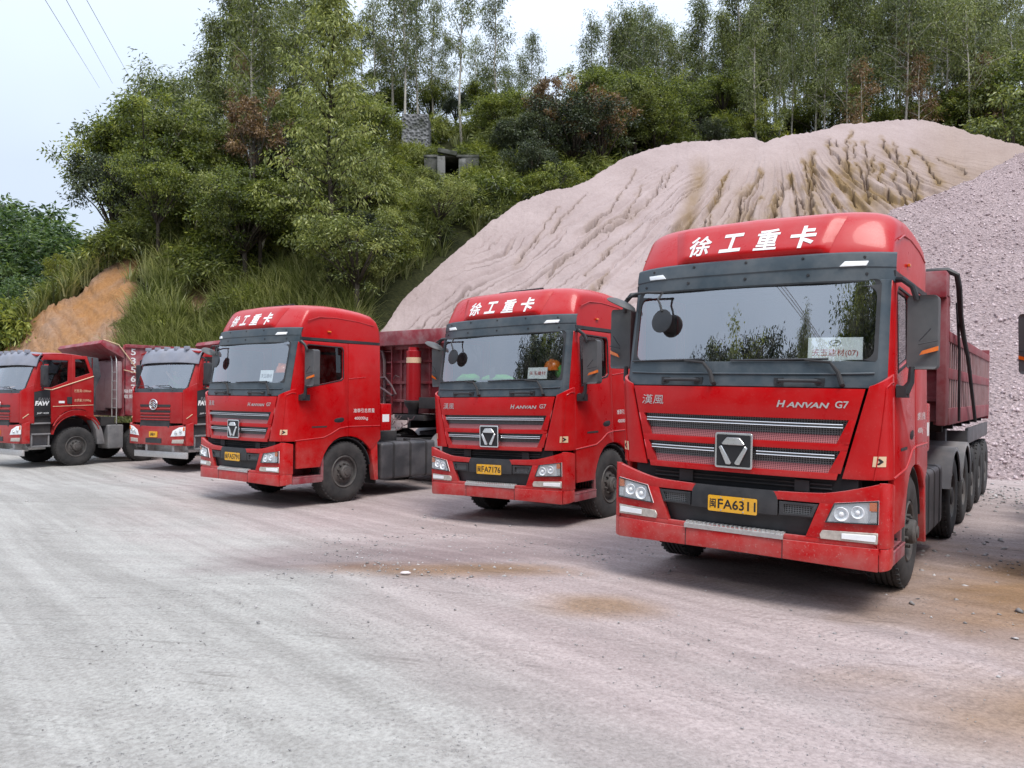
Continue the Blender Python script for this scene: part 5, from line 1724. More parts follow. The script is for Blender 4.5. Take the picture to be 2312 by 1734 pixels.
# ------------------------------------------------------------------ loose things behind the windscreens
def loose(name, k, build, label, cat, group=None):
    o = build()
    o.name = name
    o.matrix_world = pose_matrix(k) @ o.matrix_world
    return tag(o, label, cat, group)

def make_card(k, cx, cz, w, h, txt, y0, label, logo=False, ink='redink'):
    b = MB()
    Mc = Matrix.Translation((cx, f_up(cx, cz) + .024, cz)) @ Matrix.Rotation(R(9), 4, 'Z') @ Matrix.Rotation(R(-10.5), 4, 'X')
    b.box((-w / 2, 0, -h / 2), (w / 2, .004, h / 2), Mc)
    o = b.build("placard", MT['card'])
    o.matrix_world = pose_matrix(k)
    c = lettering("placard_lettering", txt, MT[ink], o, lambda a, q: Mc @ Vector((a, -.002, -h * .17 + q if logo else q)), w * .84, h * .34)
    if logo:
        b = MB()
        b.lathe([(.03, 0), (.034, .001), (.038, 0)], Mc @ Matrix.Translation((0, -.002, h * .26)) @ Matrix.Rotation(math.pi / 2, 4, 'X') @ Matrix.Diagonal((1.3, .7, 1, 1)), 24)
        b.tube([Mc @ Vector((-.02, -.003, h * .22)), Mc @ Vector((.0, -.003, h * .28)), Mc @ Vector((.022, -.003, h * .30))], .004, 5)
        b.build("placard_logo", MT['blackink'], o)
    tag(o, label, "placard", "white cards standing behind the windscreens")
make_card('R', .785, 2.20, .43, .205, "天玉建材(07)", .262, "white card reading 07 in brackets behind the nearest windscreen", True)
make_card('M', .72, 2.20, .30, .165, "天玉建材", .28, "small white card with red characters in the middle lorry's windscreen", False)
make_card('C', .66, 2.21, .30, .20, "天玉建材", .30, "white card below an orange helmet in the pale windscreen", False, 'blackink')

def make_helmet(k, p, lab):
    b = MB()
    Mh = pose_matrix(k) @ Matrix.Translation(p) @ Matrix.Rotation(R(20), 4, 'Z')
    b.lathe([(.165, -.012), (.165, .0), (.135, .004), (.132, .04), (.118, .085), (.085, .122), (.04, .138), (0, .142)], Matrix.Diagonal((1, 1.12, 1, 1)), 28)
    b.box((-.02, -.14, .03), (.02, .14, .148))
    o = b.build("helmet", MT['helmet'], None, smooth=45)
    o.matrix_world = Mh
    tag(o, lab, "helmet", "orange safety helmets on dashboards")
make_helmet('M', (.84, .42, 2.25), "orange safety helmet on the dashboard above the small white card")
make_helmet('C', (.80, .44, 2.28), "orange safety helmet on the dashboard in the pale windscreen")

def make_cloth(k, p, sx, sy, sz, lab, seed):
    b = MB()
    b.lathe([(0, 1), (.5, .85), (.85, .5), (1, 0), (.9, -.4), (0, -.5)], Matrix.Diagonal((sx, sy, sz, 1)), 18)
    for v in b.bm.verts:
        q = fbm(np.array([v.co.x * 9 + seed]), np.array([v.co.y * 9 + v.co.z * 5]), 3, seed)[0]
        v.co *= 1 + .6 * float(q)
    o = b.build("cloth", MT['vest'], None, smooth=60)
    o.matrix_world = pose_matrix(k) @ Matrix.Translation(p)
    tag(o, lab, "cloth", "green cloths on the dashboard")
make_cloth('M', (1.0, .42, 2.20), .12, .1, .14, "bright green cloth bundle beside the orange helmet", 4)
make_cloth('M', (-.05, .30, 2.13), .32, .12, .07, "flat green cloth lying along the middle of the dashboard", 5)
make_cloth('M', (-.62, .32, 2.14), .22, .12, .09, "rumpled green cloth near the round front mirror", 6)
make_cloth('C', (1.0, .44, 2.22), .10, .1, .13, "green cloth beside the helmet in the pale windscreen", 7)
for k, lab in (('R', "black phone stand on the nearest lorry's dashboard"), ('M', "black phone stand on the middle lorry's dashboard")):
    b = MB()
    b.box((-.05, 0, 0), (.05, .02, .17)); b.box((-.03, -.01, -.02), (.03, .06, .0))
    o = b.build("phone_stand", MT['blackink'], None, bevel=.006)
    o.matrix_world = pose_matrix(k) @ Matrix.Translation((-.08, .19, 2.13))
    tag(o, lab, "phone holder", "phone stands on dashboards")
# ------------------------------------------------------------------ the worker sitting in the second tipper lorry
def make_person():
    J = {'pel': (0, .05, .0), 'wst': (0, .02, .22), 'chs': (0, -.02, .44), 'nek': (0, -.05, .60), 'jaw': (0, -.085, .68), 'hed': (0, -.09, .77), 'top': (0, -.08, .86),
         'shl': (-.19, -.03, .54), 'ell': (-.27, -.16, .30), 'wrl': (-.16, -.38, .34), 'hnl': (-.10, -.46, .37),
         'shr': (.19, -.03, .54), 'elr': (.30, -.22, .42), 'wrr': (.24, -.42, .58), 'hnr': (.20, -.45, .66),
         'hil': (-.10, .03, -.02), 'knl': (-.13, -.42, .04), 'anl': (-.13, -.48, -.36), 'tol': (-.13, -.66, -.42),
         'hir': (.10, .03, -.02), 'knr': (.13, -.42, .04), 'anr': (.13, -.48, -.36), 'tor': (.13, -.66, -.42)}
    RD = {'pel': .15, 'wst': .14, 'chs': .155, 'nek': .055, 'jaw': .075, 'hed': .095, 'top': .07, 'shl': .07, 'ell': .045, 'wrl': .03, 'hnl': .035, 'shr': .07, 'elr': .045, 'wrr': .03, 'hnr': .035,
          'hil': .10, 'knl': .065, 'anl': .045, 'tol': .04, 'hir': .10, 'knr': .065, 'anr': .045, 'tor': .04}
    E_ = [('pel', 'wst'), ('wst', 'chs'), ('chs', 'nek'), ('nek', 'jaw'), ('jaw', 'hed'), ('hed', 'top'), ('chs', 'shl'), ('shl', 'ell'), ('ell', 'wrl'), ('wrl', 'hnl'), ('chs', 'shr'), ('shr', 'elr'),
          ('elr', 'wrr'), ('wrr', 'hnr'), ('pel', 'hil'), ('hil', 'knl'), ('knl', 'anl'), ('anl', 'tol'), ('pel', 'hir'), ('hir', 'knr'), ('knr', 'anr'), ('anr', 'tor')]
    for s, w, h in ((-1, 'wrl', 'hnl'), (1, 'wrr', 'hnr')):
        hv, wv = Vector(J[h]), Vector(J[w])
        d = (hv - wv).normalized(); sd_ = d.cross(Vector((0, 1, .3))).normalized()
        for q in range(4):
            J[h + str(q)] = tuple(hv + d * (.075 + .012 * (q in (1, 2))) + sd_ * (.018 * (q - 1.5)) + Vector((0, -.01, 0))); RD[h + str(q)] = .009
            E_.append((h, h + str(q)))
        J[h + 't'] = tuple(hv + d * .02 + sd_ * -.05); RD[h + 't'] = .010; E_.append((w, h + 't'))
    names = list(J)
    me = bpy.data.meshes.new("person")
    me.from_pydata([J[n] for n in names], [(names.index(a), names.index(c)) for a, c in E_], [])
    o = bpy.data.objects.new("person", me); COL.objects.link(o)
    md = o.modifiers.new("skin", 'SKIN')
    for i, n in enumerate(names):
        me.skin_vertices[0].data[i].radius = (RD[n], RD[n] * (.8 if n in ('wst', 'chs', 'pel') else 1))
    me.skin_vertices[0].data[0].use_root = True
    ss = o.modifiers.new("sub", 'SUBSURF'); ss.levels = ss.render_levels = 1
    bpy.context.view_layer.update()
    m2 = bpy.data.meshes.new_from_object(o.evaluated_get(bpy.context.evaluated_depsgraph_get()))
    bpy.data.objects.remove(o)
    m2.materials.clear()
    for k in ('skin', 'vest', 'dash'):
        m2.materials.append(MT[k])
    for p in m2.polygons:
        p.use_smooth = True
        c = p.center
        p.material_index = 2 if c.z < .08 and c.y < .2 and abs(c.x) < .3 and (c.z < .0 or c.y > -.5) and not (c.z > .2) else (1 if .08 <= c.z < .60 and abs(c.x) < .25 and c.y > -.14 else 0)
    o = link(bpy.data.objects.new("person", m2))
    b = MB()
    b.lathe([(0, .125), (.06, .112), (.10, .07), (.112, .02), (.105, -.03), (.085, -.06), (.06, -.05)], Matrix.Translation((0, -.065, .79)) @ Matrix.Rotation(R(12), 4, 'X'), 16)
    b.build("hair", MT['hair'], o, smooth=60)
    b = MB()
    for s in (-1, 1):
        b.lathe([(0, .010), (.008, .006), (.011, 0)], Matrix.Translation((s * .032, -.178, .775)) @ Matrix.Rotation(math.pi / 2, 4, 'X'), 8)
    b.build("eye", MT['hair'], o)
    b = MB()
    b.lathe([(0, .03), (.010, .012), (.016, -.015), (0, -.02)], Matrix.Translation((0, -.182, .745)) @ Matrix.Rotation(R(70), 4, 'X'), 8)
    b.tube([(-.022, -.165, .700), (0, -.175, .698), (.022, -.165, .700)], .006, 5)
    b.build("nose_and_mouth", MT['skin'], o, smooth=60)
    o.matrix_world = pose_matrix('G') @ Matrix.Translation((-.46, 1.02, 1.86))
    tag(o, "person in a green vest sitting behind the windscreen of the tipper lorry with oval emblem", "person")
make_person()
# ================================================================== VEGETATION
def leaf_mat(name, dark, mid, light, trans=0.35, rough=0.55):
    m = NT(name)
    t = m.attr("tone")
    oi = m.n.new("ShaderNodeObjectInfo")
    v = m.math('ADD', t, m.math('MULTIPLY', m.math('SUBTRACT', oi.outputs["Random"], 0.5), 0.30))
    cr = m.n.new("ShaderNodeValToRGB")
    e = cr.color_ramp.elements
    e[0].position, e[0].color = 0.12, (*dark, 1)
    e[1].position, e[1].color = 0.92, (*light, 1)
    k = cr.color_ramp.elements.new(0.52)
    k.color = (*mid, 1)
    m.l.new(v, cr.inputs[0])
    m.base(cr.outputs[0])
    m.set(Roughness=0.42, Specular_IOR_Level=0.5)
    tr = m.n.new("ShaderNodeBsdfTranslucent")
    m.l.new(m.mix(1.0, cr.outputs[0], (1.25, 1.25, 0.7), 'MULTIPLY'), tr.inputs[0])
    mx = m.n.new("ShaderNodeMixShader")
    mx.inputs[0].default_value = trans
    m.l.new(m.b.outputs[0], mx.inputs[1]); m.l.new(tr.outputs[0], mx.inputs[2])
    m.l.new(mx.outputs[0], m.out.inputs["Surface"])
    return m.m

LM = {
    'euc': leaf_mat("eucalypt_leaf", (.044, .058, .016), (.16, .19, .050), (.32, .34, .115)),
    'eucp': leaf_mat("pale_eucalypt_leaf", (.044, .058, .020), (.15, .18, .056), (.32, .345, .13)),
    'broad': leaf_mat("broad_leaf", (.034, .048, .008), (.155, .195, .034), (.38, .40, .085)),
    'darkl': leaf_mat("dark_leaf", (.010, .017, .008), (.042, .058, .024), (.12, .145, .062), 0.2),
    'teal': leaf_mat("bluish_leaf", (.020, .044, .016), (.085, .145, .048), (.20, .27, .09)),
    'lite': leaf_mat("light_leaf", (.050, .066, .016), (.215, .25, .066), (.44, .46, .155)),
    'yell': leaf_mat("yellowish_leaf", (.07, .08, .010), (.21, .23, .028), (.36, .36, .06)),
    'brown': leaf_mat("withered_leaf", (.09, .054, .028), (.25, .145, .070), (.40, .27, .15)),
    'grass': leaf_mat("tall_grass_blade", (.032, .044, .012), (.16, .19, .055), (.48, .48, .26), 0.25),
}
def bark(name, a, b, sc=5):
    m = NT(name)
    n = m.noise(1.0, 6, 0.65, stretch=(sc, sc, sc * 0.16))
    m.base(m.mix(m.ramp(n, 0.35, 0.65), a, b))
    m.set(Roughness=0.9, Specular_IOR_Level=0.2)
    m.bump(n, 0.6, 0.04)
    return m.m
BK = {'pale': bark("pale_bark", (.26, .24, .20), (.52, .48, .42)), 'dark': bark("dark_bark", (.035, .028, .022), (.085, .07, .055))}

def leaf_mesh(name, P, D, L, W, tone, mat, fold=0.0):
    """P base points, D unit directions, L lengths, W widths: one lozenge leaf each"""
    n = len(P)
    rnd = RNG.normal(size=(n, 3))
    S = np.cross(D, rnd)
    S /= np.linalg.norm(S, axis=1)[:, None] + 1e-9
    L, W = np.broadcast_to(L, n)[:, None], np.broadcast_to(W, n)[:, None]
    N = np.cross(D, S)
    mid = P + D * L * 0.45
    co = np.stack([P, mid + S * W * .5 + N * W * .15, P + D * L - N * L * .1, mid - S * W * .5 + N * W * .15], 1).reshape(-1, 3)
    me = bpy.data.meshes.new(name)
    me.vertices.add(4 * n); me.vertices.foreach_set("co", co.astype(np.float32).ravel())
    me.loops.add(4 * n); me.loops.foreach_set("vertex_index", np.arange(4 * n, dtype=np.int32))
    me.polygons.add(n); me.polygons.foreach_set("loop_start", np.arange(0, 4 * n, 4, dtype=np.int32))
    me.update(calc_edges=True)
    a = me.attributes.new("tone", 'FLOAT', 'POINT')
    a.data.foreach_set("value", np.repeat(np.clip(tone, 0, 1), 4).astype(np.float32))
    me.materials.append(mat)
    return me

def unit(v):
    return v / (np.linalg.norm(v, axis=-1, keepdims=True) + 1e-9)

def trunk_mesh(name, limbs, mat, n=7):
    b = MB()
    for pts, rs in limbs:
        b.tube(pts, rs, n)
    for f in b.bm.faces:
        f.smooth = True
    me = bpy.data.meshes.new(name)
    b.bm.to_mesh(me); b.bm.free()
    me.materials.append(mat)
    return me

def cluster_leaves(centres, rad, n, L, W, droop, flat=1.0, tone0=None, outw=None):
    C = np.repeat(np.asarray(centres), n, 0)
    k = len(C)
    off = RNG.normal(size=(k, 3)) * 0.55
    off[:, 2] *= flat
    r = np.repeat(np.broadcast_to(rad, len(centres)), n)[:, None]
    P = C + off * r
    D = unit(off + RNG.normal(size=(k, 3)) * 0.5 + np.array([0, 0, -droop]))
    t0 = np.repeat(RNG.normal(0.45, 0.14, len(centres)) if tone0 is None else tone0, n)
    tone = t0 + RNG.normal(0, 0.19, k)
    return P, D, L * RNG.uniform(.65, 1.25, k), W * RNG.uniform(.7, 1.2, k), tone

def make_eucalypt(H, c0, spread, nb, per, seed, lm, leafn=34, bk='pale', r0=0.16, lean=0.0):
    """tall straight stem, steep thin limbs, hanging leaves in loose tufts"""
    rs = np.random.default_rng(seed)
    wig = rs.normal(0, .12, (9, 2)).cumsum(0) * .6
    stem = [Vector((wig[i][0] + lean * (i / 8) ** 2, wig[i][1], H * i / 8)) for i in range(9)]
    limbs = [(stem, [r0 * (1 - .85 * i / 8) for i in range(9)])]
    cs = []
    def on(h):
        f = min(max(h / H * 8, 0), 7.999); i = int(f)
        return stem[i].lerp(stem[i + 1], f - i)
    for k in range(nb):
        f = c0 + (1 - c0) * (k + rs.uniform(0, 1)) / nb
        h = f * H
        a = rs.uniform(0, 2 * math.pi)
        g = (f - c0) / (1 - c0)
        ln = spread * (0.35 + 0.9 * math.sin(math.pi * min(1, .12 + .88 * g) ** .8)) * rs.uniform(.6, 1.15)
        up = rs.uniform(.35, 1.1)
        p0 = on(h * .97)
        d = Vector((math.cos(a), math.sin(a), up)).normalized()
        pts = [p0, p0 + d * ln * .5 + Vector((0, 0, .05 * ln)), p0 + d * ln + Vector((0, 0, -.04 * ln))]
        limbs.append((pts, [.045, .026, .012]))
        for q in range(per):
            u = .45 + .6 * q / max(1, per - 1)
            c = p0 + d * ln * u + Vector(rs.normal(0, .22, 3))
            cs.append(c)
    for q in range(5):
        cs.append(stem[-1] + Vector(rs.normal(0, .3, 3)))
    P, D, L, W, t = cluster_leaves([tuple(c) for c in cs], .62, leafn, .34, .085, 1.0, .8)
    return trunk_mesh("trunk", limbs, BK[bk]), leaf_mesh("crown", P, D, L, W, t, lm)

def make_broad(H, cr, nb, seed, lm, leafn=115, trunk=.45, bk='dark', L=.20, W=.085, squash=.75, droop=.35):
    rs = np.random.default_rng(seed)
    zc = H - cr * squash
    limbs = [([(0, 0, -.5), (.1, .05, H * .25), (0, .1, zc * .8), (.05, 0, zc + cr * .3)], [.2, .16, .12, .05])]
    cs, tone = [], []
    for k in range(nb):
        d = rs.normal(size=3); d /= np.linalg.norm(d)
        if d[2] < -.45:
            d[2] *= -.5
        r = cr * (0.62 + .42 * rs.uniform() ** .6) * (1 + .22 * math.sin(3 * d[0] + seed) + .18 * math.cos(4 * d[1] + seed * 2))
        c = np.array([0, 0, zc]) + d * np.array([r, r, r * squash])
        cs.append(c)
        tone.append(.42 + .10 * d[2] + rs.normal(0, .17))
        if k % 5 == 0:
            st = Vector((0, .05, zc * .55 + .3 * rs.uniform()))
            limbs.append(([st, st.lerp(Vector(c), .5) + Vector((0, 0, .2)), Vector(c)], [.07, .04, .015]))
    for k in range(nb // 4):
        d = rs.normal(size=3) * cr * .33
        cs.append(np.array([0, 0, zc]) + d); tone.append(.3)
    P, D, L_, W_, t = cluster_leaves(cs, cr * rs.uniform(.10, .21, len(cs)), leafn, L, W, droop, .65, np.array(tone))
    return trunk_mesh("trunk", limbs, BK[bk]), leaf_mesh("crown", P, D, L_, W_, t, lm)

def make_tiered(H, seed, lm):
    """the tall foreground tree: bare dark stem, tiers of level limbs, tufts of drooping leaves"""
    rs = np.random.default_rng(seed)
    stem = [Vector((.10 * math.sin(i * 1.3), .08 * math.cos(i), H * i / 12)) for i in range(13)]
    limbs = [(stem, [.17 * (1 - .8 * i / 12) for i in range(13)])]
    cs, tone = [], []
    for k in range(70):
        f = .17 + .83 * (k + rs.uniform()) / 70
        a = k * 2.4 + rs.uniform(-.4, .4)
        g = (f - .17) / .83
        ln = (3.0 * (1 - g) ** .55 + .55) * rs.uniform(.55, 1.12) * (1.0 if g > .12 else .75)
        p0 = Vector((0, 0, f * H))
        d = Vector((math.cos(a), math.sin(a), .25 + .5 * g)).normalized()
        pe = p0 + d * ln
        limbs.append(([p0, p0 + d * ln * .5 + Vector((0, 0, .12)), pe], [.05, .03, .01]))
        for q in range(5):
            u = .35 + .7 * q / 4
            cs.append(tuple(p0 + d * ln * u + Vector(rs.normal(0, .16, 3)) + Vector((0, 0, .1))))
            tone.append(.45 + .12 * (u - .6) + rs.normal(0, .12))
    P, D, L, W, t = cluster_leaves(cs, .50, 42, .26, .085, 1.1, .55, np.array(tone))
    return trunk_mesh("trunk", limbs, BK['dark']), leaf_mesh("crown", P, D, L, W, t, lm)

def make_shrub(cr, seed, lm, n=70, leafn=80, L=.20, W=.06):
    rs = np.random.default_rng(seed)
    cs, tone, limbs = [], [], []
    for k in range(n):
        a, e = rs.uniform(0, 2 * math.pi), rs.uniform(.02, 1) ** .8 * math.pi / 2
        r = cr * rs.uniform(.55, 1.02)
        c = (r * math.cos(a) * math.cos(e), r * math.sin(a) * math.cos(e), .1 + .85 * r * math.sin(e))
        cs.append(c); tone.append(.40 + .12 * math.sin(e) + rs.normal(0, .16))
        if k % 7 == 0:
            limbs.append(([(0, 0, -.2), (c[0] * .5, c[1] * .5, c[2] * .6), c], [.04, .025, .01]))
    P, D, L_, W_, t = cluster_leaves(cs, cr * rs.uniform(.14, .26, len(cs)), leafn, L, W, .5, .8, np.array(tone))
    return trunk_mesh("stems", limbs, BK['dark'], 5), leaf_mesh("foliage", P, D, L_, W_, t, lm)

def thing_from(meshes, names, name, loc, rot, sc, label, cat, group):
    o = bpy.data.objects.new(name, None)
    o.empty_display_size = .5
    o.location = loc
    o.rotation_euler = (0, 0, rot)
    o.scale = sc if isinstance(sc, (tuple, list)) else (sc, sc, sc)
    COL.objects.link(o)
    for me, nm in zip(meshes, names):
        c = bpy.data.objects.new(nm, me)
        COL.objects.link(c)
        c.parent = o
    return tag(o, label, cat, group)

EU = [make_eucalypt(17, .42, 2.1, 26, 4, 101, LM['eucp']), make_eucalypt(17, .34, 1.8, 30, 4, 102, LM['eucp']), make_eucalypt(17, .5, 2.3, 22, 4, 103, LM['eucp'], 30)]
ED = [make_eucalypt(17, .32, 2.2, 38, 4, 111, LM['euc'], 44), make_eucalypt(17, .26, 2.4, 42, 4, 112, LM['euc'], 42), make_eucalypt(17, .28, 2.0, 36, 4, 113, LM['euc'], 46)]
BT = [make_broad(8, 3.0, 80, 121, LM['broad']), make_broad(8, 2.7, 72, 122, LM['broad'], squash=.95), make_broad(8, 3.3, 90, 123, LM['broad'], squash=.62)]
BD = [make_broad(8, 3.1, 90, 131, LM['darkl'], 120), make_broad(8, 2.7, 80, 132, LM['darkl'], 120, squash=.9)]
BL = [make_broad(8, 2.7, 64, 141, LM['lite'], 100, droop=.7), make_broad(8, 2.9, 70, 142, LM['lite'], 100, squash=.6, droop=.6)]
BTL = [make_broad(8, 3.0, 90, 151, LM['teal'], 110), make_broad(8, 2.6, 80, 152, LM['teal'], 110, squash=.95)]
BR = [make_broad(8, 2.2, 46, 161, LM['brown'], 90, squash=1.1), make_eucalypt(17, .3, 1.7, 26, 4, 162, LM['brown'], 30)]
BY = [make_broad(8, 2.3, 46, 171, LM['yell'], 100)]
SH = [make_shrub(1.5, 181, LM['broad']), make_shrub(1.6, 182, LM['lite'], L=.30, W=.045), make_shrub(1.4, 183, LM['darkl']), make_shrub(1.5, 184, LM['broad'], L=.34, W=.04), make_shrub(1.5, 185, LM['yell'], L=.2)]
TIER = make_tiered(17, 191, LM['lite'])

def plant(u, vtop, Y, kit, idx, name, label, cat, group, wide=1.0, htm=None, dz=0.0, part_names=("trunk", "crown"), std=None):
    """u, vtop in the 2212-wide picture; the foot is set on the hill at depth Y"""
    p = at(u * 1.0452, vtop * 1.0452, Y)
    t = p.x / Y
    z0 = hill_at(t, Y) + dz
    Hm = std or (17.0 if kit in (EU, ED) or (kit is BR and idx == 1) else 8.0)
    h = max((p.z - z0) * .95, 2.0) if htm is None else htm
    s = h / Hm
    return thing_from(kit[idx], part_names, name, (p.x, Y, z0 - .25), random.uniform(0, 6.28), (s * wide, s * wide, s), label, cat, group)

# ---- single trees one can point at
T1 = "trees on the wooded hillside"
plant(715, -70, 34.5, [TIER], 0, "tiered_tree", "tall light green tree with drooping leaf tiers and dark stem standing before the hillside", "tree", T1, 1.0, std=17)
plant(875, -90, 50, EU, 0, "eucalyptus", "slender eucalyptus directly above the grey stone pillar", "tree", T1, .9)
plant(1000, -70, 51, EU, 2, "eucalyptus", "pale bare-stemmed eucalyptus rising above the ruined concrete hut", "tree", T1, .95)
plant(1072, -60, 52, EU, 1, "eucalyptus", "thin eucalyptus with forked crown just right of the one above the hut", "tree", T1, 1.0)
plant(545, -80, 43, ED, 0, "eucalyptus", "dense tall eucalyptus with withered brown sprays beside it", "tree", T1, 1.0)
plant(552, 175, 41, BR, 0, "withered_tree", "withered brown-leaved tree among the green ones left of the tall tiered tree", "tree", T1, .75)
plant(522, 95, 44.5, BR, 1, "withered_tree", "brown withered slender tree beneath the dense tall eucalyptus", "tree", T1, .75)
plant(1240, 190, 48.5, BD, 0, "dark_tree", "very dark rounded tree above the sand heap's left shoulder", "tree", T1, 1.1)
plant(1300, 165, 49, BR, 0, "withered_tree", "brown-crowned tree behind the very dark rounded tree", "tree", T1, 1.0)
plant(1180, 140, 48.5, BR, 0, "withered_tree", "half withered tree left of the brown-crowned tree on the skyline", "tree", T1, .8)
plant(1280, 18, 74, EU, 1, "eucalyptus", "lone slim eucalyptus left of the open stand against the sky", "tree", T1, .8)
plant(130, 455, 40, BY, 0, "yellowish_tree", "small yellow green tree at the left end of the ridge above the bare bank", "tree", T1, 1.0, 3.2, .3)
plant(248, 285, 42, BD, 1, "dark_tree", "dark leafy tree at the left end of the hill crest", "tree", T1, .8)
plant(268, 215, 43, BT, 1, "leafy_tree", "green round-topped tree second from the left on the hill crest", "tree", T1, .85)
plant(318, 188, 42, BT, 0, "leafy_tree", "tallest round-topped tree of the left crest group", "tree", T1, .95)
plant(305, 310, 40.5, BD, 0, "dark_tree", "dark tree low in the left crest group", "tree", T1, 1.0)
plant(385, 205, 43, BL, 0, "leafy_tree", "light leafy tree at the right of the left crest group", "tree", T1, .9)
plant(340, 310, 38, BT, 2, "leafy_tree", "crooked-stemmed leafy tree above the bare soil scar", "tree", T1, .8)
plant(435, 270, 43, BT, 1, "leafy_tree", "green tree between the left crest group and the withered trees", "tree", T1, .9)
plant(470, 350, 38, BL, 1, "leafy_tree", "light green spreading tree below the withered brown tree", "tree", T1, .8)
plant(560, 345, 37, BT, 2, "leafy_tree", "flat-topped bright tree left of the tall tiered tree", "tree", T1, .9)
plant(620, 260, 43, BD, 1, "dark_tree", "dark tree behind the tall tiered tree on its left", "tree", T1, .9)
plant(665, 200, 46, BT, 0, "leafy_tree", "green tree behind the tall tiered tree", "tree", T1, .9)
plant(800, 290, 44, BL, 0, "leafy_tree", "light leafy tree left of the grey stone pillar", "tree", T1, .85)
plant(760, 230, 48, BT, 1, "leafy_tree", "green tree behind the tall tiered tree on its right", "tree", T1, .9)
plant(830, 160, 55, BT, 2, "leafy_tree", "rounded green tree on the skyline left of the stone pillar", "tree", T1, 1.0)
plant(950, 405, 39.5, BL, 1, "leafy_tree", "flat spreading bright shrubby tree beside the sand heap's left edge", "tree", T1, 1.1, 4.0)
plant(930, 150, 56, BT, 0, "leafy_tree", "rounded green tree behind the stone pillar", "tree", T1, 1.0)
plant(985, 185, 54, BD, 1, "dark_tree", "dark tree behind the ruined hut", "tree", T1, .9)
plant(1045, 150, 57, BT, 1, "leafy_tree", "green tree on the skyline above the ruined hut", "tree", T1, 1.0)
plant(1105, 190, 53, BT, 2, "leafy_tree", "spreading green tree left of the very dark rounded tree", "tree", T1, 1.0)
plant(1150, 265, 45, BD, 0, "dark_tree", "low dark weeping tree beside the upper left edge of the sand heap", "tree", T1, .9, 4.6)
plant(1110, 240, 48, BL, 1, "leafy_tree", "light green low tree above the dark weeping one", "tree", T1, .8, 4.2)
plant(1225, 330, 42.5, BT, 2, "leafy_tree", "low green bushy tree touching the sand heap's upper left edge", "tree", T1, .9, 3.2)
plant(1340, 205, 58, BT, 0, "leafy_tree", "green tree right of the brown-crowned tree", "tree", T1, 1.0)
plant(1400, 235, 57, BT, 1, "leafy_tree", "green tree at the foot of the open eucalyptus stand", "tree", T1, 1.0)
plant(1455, 255, 58, BD, 1, "dark_tree", "dark tree above the middle of the sand heap", "tree", T1, .9)
plant(1530, 245, 57, BD, 0, "dark_tree", "dark round bush-like tree directly above the dip of the sand heap", "tree", T1, .9)
plant(2190, 190, 50, BL, 0, "leafy_tree", "bright leafy tree at the right picture edge above the sand heap", "tree", T1, 1.1)
plant(2165, 110, 55, BT, 0, "dark_tree", "green tree behind the bright leafy one at the right edge", "tree", T1, 1.1)
for u, v, Y, kit, i, w, lab in ((1985, 105, 54, BR, 1, 1.0, "large withered tree in the right forest"), (2120, 100, 54.5, BR, 1, 1.0, "withered slender tree near the right edge of the forest"),
                           (1860, 110, 54, BR, 1, 1.1, "withered slender tree in the middle of the right forest"), (2075, 150, 56, BR, 0, .6, "low withered tree right of the large withered one"), (1945, 10, 60, BR, 1, 1.3, "withered tall tree high in the right forest")):
    plant(u, v, Y, kit, i, "withered_tree", lab, "tree", T1, w)

# ---- stands of like trees
def stand(us, vt, Ys, kit, label, group, wide=(.8, 1.1), name="eucalyptus"):
    for k, u in enumerate(us):
        plant(u, random.uniform(*vt), random.uniform(*Ys), kit, random.randrange(len(kit)), name, label, "tree", group, random.uniform(*wide))
stand([318, 345, 372, 398, 425, 452], (80, 150), (58, 66), EU, "slim hazy eucalyptus of the open stand behind the left crest", "eucalyptus trees behind the left crest")
stand([470, 498, 520, 575, 600, 640, 668], (-60, 50), (50, 58), ED, "dense eucalyptus of the stand at the top left of the hill", "eucalyptus trees at the top left of the hill")
stand([690, 745, 775, 805, 835, 850, 905, 935, 965], (-70, 60), (52, 60), EU, "slim eucalyptus of the stand above the tiered tree and stone pillar", "eucalyptus trees along the middle skyline")
stand([1030, 1100, 1125, 1150], (30, 130), (62, 70), EU, "short eucalyptus of the thin group above the ruined hut", "eucalyptus trees above the hut")
stand([1322, 1336, 1350, 1362, 1375, 1388, 1400, 1412, 1428], (-25, 40), (68, 78), EU, "slim eucalyptus of the open stand against the sky above the sand heap", "eucalyptus trees of the open stand", (.7, .9))
stand([1445, 1462, 1478, 1494], (35, 70), (70, 78), EU, "shorter slim eucalyptus at the right of the open stand", "shorter eucalyptus trees of the open stand", (.7, .9))
stand(list(range(1520, 1660, 20)), (-30, 130), (60, 72), ED, "eucalyptus at the left end of the dense right forest", "eucalyptus trees at the left of the right forest")
stand([1512, 1530, 1560, 1590], (130, 200), (60, 66), BT, "leafy tree at the left end of the right forest", "leafy trees at the left of the right forest", (.8, 1.1), "leafy_tree")
stand(list(range(1600, 2230, 24)), (-140, 20), (60, 76), ED, "tall dense eucalyptus in the forest behind the sand heap", "tall eucalyptus trees of the right forest")
stand(list(range(1610, 2210, 25)), (-60, 100), (54, 62), EU, "pale-stemmed slim eucalyptus at the front of the right forest", "pale stemmed eucalyptus trees at the right forest edge", (.7, 1.0))
stand(list(range(1640, 2180, 62)), (150, 215), (56, 60), BT, "low leafy tree under the forest eucalyptus", "low leafy trees under the right forest", (.8, 1.1), "leafy_tree")
stand([-10, 15, 40, 62, 85, 108], (440, 520), (56, 66), BTL, "bluish green tree of the far group at the left edge", "bluish trees at the left edge", (1.0, 1.3), "leafy_tree")
stand([0, 30, 70, 110, 140], (570, 615), (46, 54), BTL, "low bluish green tree under the far group", "low bluish trees at the left edge", (1.0, 1.2), "leafy_tree")

